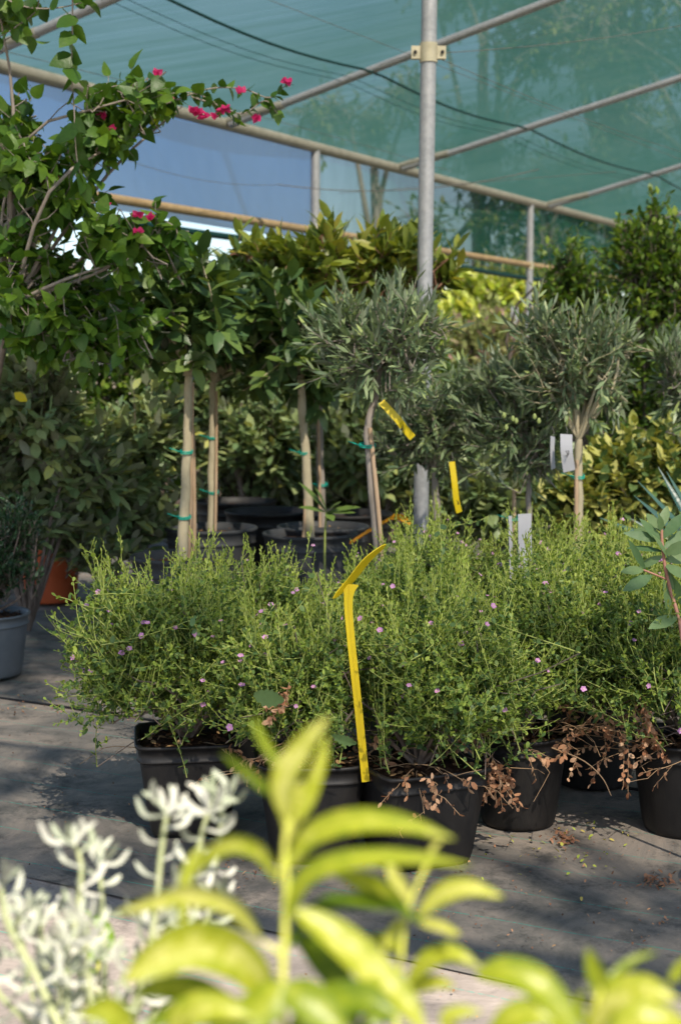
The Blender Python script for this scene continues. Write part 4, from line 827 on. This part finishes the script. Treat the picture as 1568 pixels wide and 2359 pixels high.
for i, (x, y) in enumerate(fp):
    c = P(x, y, YB-.08); n = 4; a = rng.uniform(0, 6.28)
    th = a+np.arange(n)*6.28/n; d = np.stack([np.cos(th)*.7, np.sin(th)*.5-.3, .5*np.ones(n)], -1)+rng.normal(0, .2, (n, 3)); d[:, 2] *= rng.choice([-1, 1])
    fl = MB(); leaves(fl, np.repeat(c[None], n, 0), d, V3(0, -1, .3)+rng.normal(0, .5, (n, 3)), .023, .021, 'heart', .5, fold=.2, curl=-.25); pl.part('flower', fl, M['magenta'], smooth=False)
pl.part('stems', wo, M['bark_grey']); pl.part('foliage', fo, M['boug'])

# ------------------------------------------------------------------ trees far behind the netting
def far_tree(px, Y, hgt, rad, label, seed, mat='fartree', trunk=.14, low=.25, dens=1.):
    rng = np.random.default_rng(seed); b = P(px, 900, Y); b[2] = 0
    pl = Plant('background_tree', b, label, 'tree', 'trees beyond the netting'); fo, wo = MB(), MB()
    top = b+V3(0, 0, hgt*.7); c = catmull([b, b+V3(rng.uniform(-.2, .2), 0, hgt*.35), top], 12); tubes(wo, c, np.linspace(trunk, trunk*.4, 12), 8)
    bl = []
    for k in range(11):
        a = rng.uniform(0, 6.28); z = hgt*rng.uniform(low, .92); rr = rad*(1-.5*abs(z/hgt-.55))*rng.uniform(.2, .8)
        bl.append((b+V3(math.cos(a)*rr, math.sin(a)*rr, z), V3(1, 1, .8)*rad*rng.uniform(.3, .5)))
    crown(fo, wo, bl, int(620*dens), .7, 9, .13, .05, rng, root=c[6], prof='lance', tint=(.5, .4), tipt=.2, up=-.1, droop=.4, twr=.008, limb_r=(.07, .02), nlimb=1, ang=.9)
    pl.part('trunk', wo, M['bark_grey']); pl.part('crown', fo, M[mat]); return pl
far_tree(860, 21, 5.4, 1.35, 'slender tree seen through the side netting right of the blue net', 401)
far_tree(1110, 24, 9.0, 2.3, 'tall pale trunked tree behind the roof netting in the middle', 402, dens=1.3)
far_tree(1420, 22, 9.5, 2.6, 'tall leafy tree behind the netting at the right', 403, dens=1.3)
far_tree(1250, 19, 4.2, 1.5, 'low tree beyond the right half of the side net', 404)
far_tree(1620, 20, 7.5, 2.2, 'tree beyond the netting at the right photo edge', 405)
far_tree(-190, 17, 3.0, 1.1, 'low tree beyond the climber at far left', 406)

# added unseen tree behind the viewer: crown clumps placed to dapple the cloth
rng = np.random.default_rng(450)
pl = Plant('added_shade_tree', (3.4, -3.2, 0), 'added unseen tree behind the viewer, its crown placed to dapple the ground cloth', 'tree'); fo, wo = MB(), MB()
SH = [(1420, 2050, .17, 5.0), (1270, 2030, .12, 5.2), (1550, 2080, .14, 5.1), (120, 1480, .40, 5.3), (300, 1500, .40, 5.6), (30, 1560, .35, 5.2), (40, 1790, .13, 5.0), (120, 1730, .12, 5.2), (200, 1860, .15, 5.0), (330, 1810, .13, 5.3), (60, 2005, .15, 5.1), (230, 2015, .13, 5.2), (420, 1980, .14, 5.2)]
bl = []
for px, py, r, h in SH:
    g = G(px, py); c = g+V3(TOSUN[0], TOSUN[1], 0)*(h/TOSUN[2])+V3(0, 0, h); bl.append((c, V3(r*1.2, r, r*.8)))
tb = catmull([V3(3.4, -3.2, 0), V3(3.2, -3.0, 2.2), V3(2.6, -2.4, 4.2)], 14); tubes(wo, tb, np.linspace(.16, .09, 14), 10)
crown(fo, wo, bl, 230, .13, 8, .07, .032, rng, shell=(0, .9), root=tb[-1], nlimb=1, limb_r=(.016, .006), twr=.002)
pl.part('trunk', wo, M['bark_grey']); pl.part('crown', fo, M['hedge'])

# ------------------------------------------------------------------ felted protea-like plant and blue blades at right
rng = np.random.default_rng(501); YP = 2.88
pl = Plant('felt_leaved_shrub', (.80, YP-.02, 0), 'grey green felt leaved shrub with a reddish stem leaning in at the right photo edge', 'potted shrub')
pot(pl, V3(.83, YP-.28, 0), .11, .2, M['black'], 0)
fo, wo = MB(), MB()
st = catmull([V3(.83, YP-.28, .18), P(1610, 1600, YP-.1), P(1562, 1425, YP), P(1535, 1330, YP), P(1524, 1255, YP), P(1522, 1200, YP)], 30); tubes(wo, st, np.linspace(.005, .0026, 30), 7)
s2 = catmull([P(1536, 1335, YP), P(1505, 1322, YP), P(1480, 1312, YP)], 6); tubes(wo, s2, .002, 5)
lf = [((1522, 1225), (1490, 1180), 20), ((1523, 1235), (1460, 1215), 22), ((1523, 1245), (1442, 1225), 20), ((1524, 1240), (1575, 1180), 22), ((1523, 1215), (1535, 1165), 18), ((1522, 1225), (1520, 1190), 14), ((1526, 1270), (1448, 1255), 18), ((1526, 1262), (1600, 1215), 24),
      ((1527, 1275), (1590, 1250), 24), ((1528, 1290), (1600, 1280), 24), ((1530, 1300), (1585, 1330), 22), ((1527, 1280), (1470, 1305), 16), ((1534, 1300), (1545, 1420), 22), ((1482, 1312), (1437, 1313), 18), ((1485, 1312), (1452, 1250), 14), ((1500, 1325), (1440, 1355), 24), ((1525, 1255), (1480, 1195), 20),
      ((1540, 1320), (1575, 1400), 22), ((1560, 1420), (1500, 1440), 26), ((1565, 1430), (1600, 1400), 26), ((1540, 1290), (1510, 1230), 18)]
for (a, b, wpx) in lf:
    A_ = P(*a, YP); B_ = P(*b, YP+rng.uniform(-.05, .03)); L_ = np.linalg.norm(B_-A_)
    leaves(fo, A_[None], (B_-A_)[None], (V3(0, -.9, .7)+rng.normal(0, .3, 3))[None], L_*1.04, wpx*1.25*mpp(YP), 'big', rng.uniform(.1, .9), fold=.15, curl=.12)
pl.part('stem', wo, M['protstem']); pl.part('foliage', fo, M['protea'])
c = P(1640, 1210, 4.5); pl = Plant('spiky_blue_plant', c*V3(1, 1, 0), 'spiky plant with long blue green blades entering at the right photo edge', 'plant'); fo = MB()
pot(pl, c*V3(1, 1, 0), .15, .3, M['black'], 0)
tips_ = [(1440, 1163), (1475, 1098), (1520, 1070), (1545, 1085), (1380, 1185), (1470, 1140), (1430, 1215), (1500, 1200), (1600, 1040), (1700, 1050), (1760, 1150), (1650, 1020), (1480, 1240), (1455, 1190), (1560, 1110)]
for i, t_ in enumerate(tips_):
    e = P(t_[0], t_[1], 4.5+rng.uniform(-.15, .15)); s = c+V3(rng.uniform(-.02, .02), 0, -.12); D = e-s
    leaves(fo, s[None], D[None], (V3(0, -.6, 1)+rng.normal(0, .3, 3))[None], np.linalg.norm(D), .030, 'lance', rng.uniform(0, 1), fold=.3, curl=.06)
pl.part('blades', fo, M['blade'])

# ------------------------------------------------------------------ foreground: lime-leaved shrub
def pleaf(mb, path, width, Y, roll=0., dY=(0, 0), tint=.5, fold=.22, n=16, prof=None, cross=5, mi=0, wave=.0):
    """a modelled leaf along a mid-rib; width in reference pixels"""
    Ys = np.linspace(Y+dY[0]*.75, Y+dY[1]*.75, len(path)); c = catmull([P(x, y, yy) for (x, y), yy in zip(path, Ys)], n)
    tg = nrm(np.gradient(c, axis=0)); vw = nrm(c-V3(0, 0, CAM_H)); s = nrm(np.cross(tg, vw)); nn = np.cross(s, tg)
    s, nn = s*math.cos(roll)+nn*math.sin(roll), nn*math.cos(roll)-s*math.sin(roll)
    t = np.linspace(0, 1, n); wp = np.sin(np.pi*np.clip(t, 0, 1)**.85)**.75 if prof is None else prof(t); wp = np.maximum(wp, .04)
    q = np.linspace(-1, 1, cross)
    hw = width*.78*mpp(Y)/2*wp
    v = c[:, None]+s[:, None]*(hw[:, None]*q)[..., None]-nn[:, None]*(hw[:, None]*fold*np.abs(q)**1.3)[..., None]+nn[:, None]*(hw[:, None]*wave*np.abs(q)*np.sin(t*14)[:, None])[..., None]
    i = np.arange(n-1)[:, None]*cross+np.arange(cross-1)[None]
    if cross == 5:
        rr_ = np.random.default_rng(int(abs(path[0][0]*7+path[-1][1]*3))); tint = tint+np.array([-.06, .10, .10, -.06])[None]+rr_.normal(0, .07, (n-1, 4))+.18*rr_.uniform(-1, 1); tint = tint.ravel()
    mb.add(v, np.stack([i, i+1, i+cross+1, i+cross], -1), tint, mi)
def pstem(mb, path, r, Y, K=16, mi=0):
    tubes(mb, catmull([P(x, y, Y+(z if z else 0)) for x, y, z in [(*p, 0) if len(p) == 2 else p for p in path]], K), np.linspace(r, r*.6, K), 8, mi=mi)

YL = .74
base = P(655, 2358, YL)*V3(1, 1, 0)
pl = Plant('lime_leaved_shrub', base, 'close blurred shrub with big glowing lime yellow leaves on the tallest stem', 'shrub', 'lime leaved shrubs in the foreground')
pot(pl, base, .12, .24, M['black'], 0)
fo, wo = MB(), MB()
tubes(wo, catmull([base+V3(0, 0, .2), base+V3(.004, 0, .4), P(652, 2358, YL), P(656, 2150, YL), P(660, 2020, YL), P(656, 1950, YL), P(666, 1880, YL)], 30), np.linspace(.0023, .0013, 30), 8)
LV = [([(662, 1900), (655, 1800), (700, 1720), (758, 1650)], 84, .35, (0, -.01), .85, .30), ([(668, 1905), (700, 1850), (735, 1760), (750, 1690)], 60, -.6, (0, .02), .6, .2), ([(660, 1800), (630, 1740), (600, 1690), (585, 1648)], 34, .3, (.02, .05), .25, .3),
      ([(655, 1850), (600, 1800), (555, 1765), (508, 1733)], 46, .6, (.01, .05), .1, .3), ([(668, 1930), (672, 1880), (690, 1830), (700, 1800)], 62, .3, (0, 0), .7, .3),
      ([(640, 2030), (600, 1960), (540, 1940), (480, 1968), (430, 2030)], 62, .5, (0, .0), .7, .35), ([(655, 2010), (720, 1925), (820, 1892), (930, 1898), (1046, 1932)], 78, .3, (0, -.03), .8, .35),
      ([(655, 2140), (700, 2030), (790, 1985), (930, 1975), (1083, 1992)], 66, .4, (0, -.04), .65, .35), ([(608, 2170), (540, 2085), (440, 2055), (350, 2075), (268, 2102)], 74, .6, (0, -.02), .8, .4),
      ([(660, 2190), (720, 2110), (800, 2080), (900, 2090), (985, 2130)], 84, .9, (0, .05), .12, .3), ([(985, 2125), (1010, 2130), (1040, 2145), (1060, 2150)], 32, .2, (.05, .06), .7, .3),
      ([(640, 2330), (560, 2210), (450, 2170), (350, 2210), (285, 2262)], 150, .3, (0, -.03), .8, .35), ([(600, 2380), (480, 2285), (380, 2270), (300, 2290)], 90, .4, (.02, 0), .6, .35),
      ([(670, 2090), (760, 2150), (850, 2230), (930, 2310), (980, 2380)], 120, .45, (0, -.03), .55, .35), ([(680, 2150), (740, 2200), (800, 2290), (820, 2380)], 100, -.5, (.03, .03), .1, .2),
      ([(425, 2150), (425, 2060), (440, 1990), (470, 1945)], 44, .3, (.02, .04), .55, .3), ([(640, 2400), (540, 2330), (430, 2320), (330, 2365)], 110, .4, (-.02, -.04), .35, .35),
      ([(660, 2400), (740, 2320), (840, 2300), (920, 2340)], 110, .3, (-.02, -.04), .4, .35), ([(300, 2420), (280, 2350), (240, 2320), (180, 2340)], 90, .3, (-.02, -.02), .6, .3), ([(650, 2260), (620, 2300), (560, 2345), (480, 2390)], 120, .2, (-.03, -.05), .5, .3), ([(650, 2270), (700, 2300), (760, 2345), (800, 2400)], 120, .2, (-.03, -.05), .3, .3), ([(655, 2060), (690, 2020), (720, 1990), (770, 1975)], 30, .6, (0, .02), .2, .3),
      ([(400, 2400), (430, 2340), (500, 2320), (590, 2345)], 100, .3, (-.04, -.05), .7, .3)]
for pth, wpx, roll, dY, tn, fd in LV: pleaf(fo, pth, wpx, YL, roll, dY, tn, fd, wave=.05)
for s_, e_ in (((655, 1960), (640, 2030)), ((658, 2100), (655, 2140)), ((652, 2200), (608, 2170)), ((655, 2300), (640, 2330))): pstem(wo, [s_, e_], .0012, YL, 4)
pl.part('stem', wo, M['limestem']); pl.part('foliage', fo, M['lime'])
YL2 = .78; base = P(905, 2358, YL2)*V3(1, 1, 0)
pl = Plant('lime_leaved_shrub', base+V3(.1, .02, 0), 'close blurred lime yellow shrub just right of the tallest lime stem', 'shrub', 'lime leaved shrubs in the foreground')
fo, wo = MB(), MB(); pot(pl, base+V3(.13, .02, 0), .11, .24, M['black'], 0)
tubes(wo, catmull([base+V3(.11, .02, .2), base+V3(.05, 0, .4), P(912, 2358, YL2), P(920, 2243, YL2), P(930, 2133, YL2), P(946, 2073, YL2), P(984, 1985, YL2)], 30), np.linspace(.0020, .0011, 30), 8)
for pth, wpx, roll, dY, tn, fd in [([(972, 2020), (990, 1980), (1000, 1950), (1018, 1936)], 24, .3, (0, 0), .9, .3), ([(946, 2080), (925, 2040), (905, 2010), (892, 1955)], 48, .3, (0, .02), .85, .3), ([(960, 2110), (1020, 2060), (1080, 2045), (1160, 2066)], 66, .3, (0, -.02), .9, .35),
      ([(955, 2120), (990, 2128), (1020, 2138), (1056, 2152)], 36, .5, (0, -.03), .8, .3), ([(935, 2100), (890, 2060), (830, 2025), (770, 2010)], 74, .4, (0, -.03), .75, .3), ([(925, 2115), (905, 2140), (890, 2170), (878, 2200)], 36, .4, (0, 0), .7, .3),
      ([(935, 2270), (985, 2215), (1040, 2195), (1108, 2228)], 66, .4, (0, -.02), .6, .35), ([(938, 2285), (980, 2265), (1010, 2262), (1048, 2272)], 48, .2, (.01, -.01), .75, .3), ([(920, 2300), (880, 2290), (840, 2310), (800, 2340)], 70, .3, (0, -.02), .8, .3),
      ([(915, 2350), (880, 2330), (850, 2350), (820, 2400)], 60, .2, (0, -.02), .3, .3), ([(925, 2200), (905, 2170), (870, 2160), (845, 2175)], 40, .4, (0, .02), .6, .3)]: pleaf(fo, pth, wpx, YL2, roll, dY, tn, fd, wave=.05)
pl.part('stem', wo, M['limestem']); pl.part('foliage', fo, M['lime'])
YL3 = .73; base = P(1380, 2358, YL3)*V3(1, 1, 0)
pl = Plant('lime_leaved_shrub', base, 'close blurred lime yellow shrub low at the bottom right corner', 'shrub', 'lime leaved shrubs in the foreground')
fo, wo = MB(), MB(); pot(pl, base, .11, .24, M['black'], 0)
tubes(wo, catmull([base+V3(0, 0, .2), P(1390, 2420, YL3), P(1375, 2330, YL3), P(1372, 2290, YL3)], 16), np.linspace(.0021, .0012, 16), 8)
tubes(wo, catmull([base+V3(0, 0, .4), P(1200, 2480, YL3), P(1120, 2380, YL3)], 16), np.linspace(.0021, .0012, 16), 8)
for pth, wpx, roll, dY, tn, fd in [([(1372, 2300), (1378, 2260), (1366, 2220), (1352, 2182)], 62, .3, (0, 0), .6, .3), ([(1388, 2275), (1420, 2240), (1460, 2210), (1512, 2192)], 30, .5, (0, .02), .3, .3), ([(1350, 2390), (1410, 2310), (1480, 2280), (1562, 2302)], 110, .4, (0, -.02), .7, .35),
      ([(1095, 2245), (1160, 2238), (1240, 2270), (1300, 2340), (1330, 2400)], 105, .4, (0, -.03), .45, .35), ([(1120, 2400), (1180, 2345), (1250, 2335), (1310, 2380)], 90, .3, (-.02, -.03), .6, .3), ([(1380, 2400), (1340, 2340), (1335, 2300), (1345, 2280)], 30, .3, (0, 0), .6, .3),
      ([(1540, 2262), (1556, 2245), (1568, 2225), (1590, 2200)], 36, .3, (0, 0), .7, .3), ([(1060, 2400), (1030, 2350), (1060, 2330), (1110, 2330)], 50, .3, (0, 0), .6, .3), ([(1400, 2400), (1460, 2350), (1520, 2345), (1590, 2370)], 100, .3, (-.03, -.03), .6, .3)]: pleaf(fo, pth, wpx, YL3, roll, dY, tn, fd, wave=.05)
pl.part('stem', wo, M['limestem']); pl.part('foliage', fo, M['lime'])

# ------------------------------------------------------------------ foreground: white felted plant
rng = np.random.default_rng(601); YW = 1.10
base = P(240, 2358, YW)*V3(1, 1, 0)
pl = Plant('white_felted_plant', base, 'blurred plant with woolly silver white paddle shaped leaves at the lower left', 'plant')
pot(pl, base, .14, .26, M['black'], 0)
fo, wo, gr = MB(), MB(), MB()
wprof = lambda t: np.interp(t, [0, .25, .6, .85, 1], [.4, .55, 1, .85, .25])
def felt(a, b, bow, wpx, dy):
    (x0, y0), (x1, y1) = a, b; mx, my = (x0+x1)/2, (y0+y1)/2; nx, ny = -(y1-y0), x1-x0
    pleaf(fo, [a, (mx+nx*bow, my+ny*bow), b], wpx, YW+dy, rng.uniform(-.5, .5), (0, rng.uniform(-.04, .04)), rng.uniform(.2, 1), .25, 9, wprof, 5)
def wstem(path, r, dy, nleaf, ll, tipn=6, tipl=70):
    c2 = catmull(path, 30); foot = base+V3(rng.uniform(-.03, .03), rng.uniform(-.03, .03), .23)
    w3 = np.array([P(x, y, YW+dy) for x, y in c2]); full = catmull([foot, (foot*.5+w3[0]*.5)+V3(0, 0, .03), *w3[::5], w3[-1]], 40); tubes(wo, full, np.linspace(r*1.1, r*.62, 40), 7)
    for k in range(nleaf):
        i = int(6+(23)*k/max(1, nleaf-1)); x, y = c2[i]; s = 1 if k % 2 else -1; tx, ty = c2[min(i+1, 29)]-c2[i-1]; n_ = math.hypot(tx, ty); tx, ty = tx/n_, ty/n_
        a = s*rng.uniform(.5, 1.2); dx, dy2 = tx*math.cos(a)-ty*math.sin(a), tx*math.sin(a)+ty*math.cos(a); l = 1.2*ll*rng.uniform(.7, 1.25)
        felt((x, y), (x+dx*l, y+dy2*l+l*.12), s*rng.uniform(.1, .3), 19*rng.uniform(.8, 1.2), dy+rng.uniform(-.03, .03))
    x, y = c2[-1]
    for k in range(tipn):
        a = -math.pi/2+(k-(tipn-1)/2)*.42+rng.uniform(-.15, .15); l = 1.25*tipl*rng.uniform(.6, 1.1)
        felt((x, y+6), (x+math.cos(a)*l*.8, y+math.sin(a)*l*.9), rng.uniform(-.3, .3), 20, dy+rng.uniform(-.03, .03))
wstem([(290, 2400), (340, 2210), (362, 2060), (372, 1960), (385, 1870)], .0030, 0, 9, 75, 7, 78)
wstem([(330, 2420), (390, 2200), (430, 2060), (455, 1960), (480, 1870)], .0032, .04, 11, 62, 9, 80)
wstem([(350, 2420), (420, 2180), (470, 2060), (500, 1980), (512, 1850)], .0030, .07, 9, 60, 6, 70)
wstem([(240, 2420), (175, 2200), (182, 2080), (188, 1990), (170, 1940)], .0028, 0, 7, 75, 5, 62)
wstem([(250, 2400), (240, 2180), (235, 2060), (228, 1990)], .0026, .05, 8, 60, 5, 60)
wstem([(150, 2400), (90, 2260), (20, 2130), (2, 2040)], .0034, -.05, 7, 85, 5, 70)
wstem([(170, 2420), (120, 2300), (60, 2200), (40, 2100)], .0030, .03, 7, 70, 5, 60)
wstem([(280, 2420), (340, 2280), (420, 2200), (500, 2080)], .0030, .02, 9, 70, 6, 60)
wstem([(200, 2420), (160, 2310), (110, 2230), (95, 2110)], .0026, .06, 7, 66, 5, 60)
wstem([(120, 2420), (60, 2350), (0, 2290), (-40, 2200)], .003, 0, 7, 80, 5, 60)
for _ in range(11):
    x_, y_ = rng.uniform(-10, 430), rng.uniform(2110, 2230); xb = 170+(x_-200)*.4
    wstem([(xb, 2430), (xb*.6+x_*.4, 2350), (xb*.2+x_*.8, (y_+2350)/2), (x_, y_)], .0022, rng.uniform(-.08, .1), 8, 58, 6, 56)
wstem([(210, 2420), (210, 2300), (200, 2200), (205, 2120)], .003, -.04, 7, 70, 6, 66)
wstem([(300, 2420), (310, 2320), (330, 2230), (355, 2150)], .003, .04, 7, 66, 6, 60)
pl.part('stems', wo, M['feltstem']); pl.part('foliage', fo, M['felt'])
pg = Plant('bright_green_seedling', P(190, 2358, 1.25)*V3(1, 1, 0), 'few bright green leaves poking out among the silver white plant', 'plant'); wo = MB()
tubes(wo, catmull([P(190, 2358, 1.25)*V3(1, 1, 0), P(240, 2450, 1.25), P(225, 2300, 1.25), P(228, 2210, 1.25)], 14), .0015, 6)
for pth, wpx in (([(228, 2215), (250, 2170), (240, 2130), (205, 2100)], 44), ([(232, 2225), (200, 2190), (160, 2170), (112, 2152)], 34), ([(225, 2240), (190, 2228), (155, 2228), (118, 2240)], 40), ([(225, 2300), (235, 2290), (240, 2280), (250, 2270)], 36), ([(235, 2215), (240, 2150), (215, 2110), (200, 2098)], 30)):
    pleaf(gr, pth, wpx, 1.25, .3, (0, 0), .6, .25)
pg.part('stem', wo, M['limestem']); pg.part('foliage', gr, M['freshgreen'])

# ------------------------------------------------------------------ leaf litter
rng = np.random.default_rng(701); li = MB()
def scatter(n, fn, ll, tint, spread):
    p = np.array([G(*fn()) for _ in range(n)]); p[:, 2] = .006+rng.uniform(0, .004, n)
    leaves(li, p, rdir(rng, n)*V3(1, 1, .25), V3(0, 0, 1)+rdir(rng, n)*.5, ll*rng.uniform(.5, 1.2, n), ll*.55*rng.uniform(.6, 1.2, n), 'oval', tint+spread*rng.uniform(-1, 1, n), 0, curl=.4)
scatter(70, lambda: (rng.normal(1280, 90), rng.normal(1950, 45)), .011, .95, .15)
scatter(60, lambda: (rng.normal(1300, 20), rng.normal(1935, 10)), .013, .45, .1)
scatter(50, lambda: (rng.normal(1510, 20), rng.normal(2035, 10)), .013, .4, .1)
scatter(180, lambda: (rng.uniform(950, 1568), rng.uniform(1900, 2200)), .007, .35, .35)
scatter(150, lambda: (rng.uniform(500, 1100), rng.uniform(1930, 2060)), .009, .35, .3)
scatter(160, lambda: (rng.uniform(0, 500), rng.uniform(1640, 2050)), .006, .3, .3)
scatter(60, lambda: (rng.uniform(0, 250), 1625+rng.normal(0, 12)), .010, .4, .4)
scatter(60, lambda: (rng.uniform(700, 1500), rng.uniform(2250, 2358)), .006, .4, .3)
M['litter'] = leafmat('fallen_leaf', [(0, (.05, .03, .02)), (.35, (.28, .13, .08)), (.6, (.50, .27, .16)), (.85, (.50, .42, .10)), (1, (.42, .50, .08))], .2, .7, .2)
o = li.build('leaf_litter', M['litter'], smooth=False); struct(o, 'stuff'); o['label'] = 'small fallen leaves and petals scattered on the woven ground cloth'
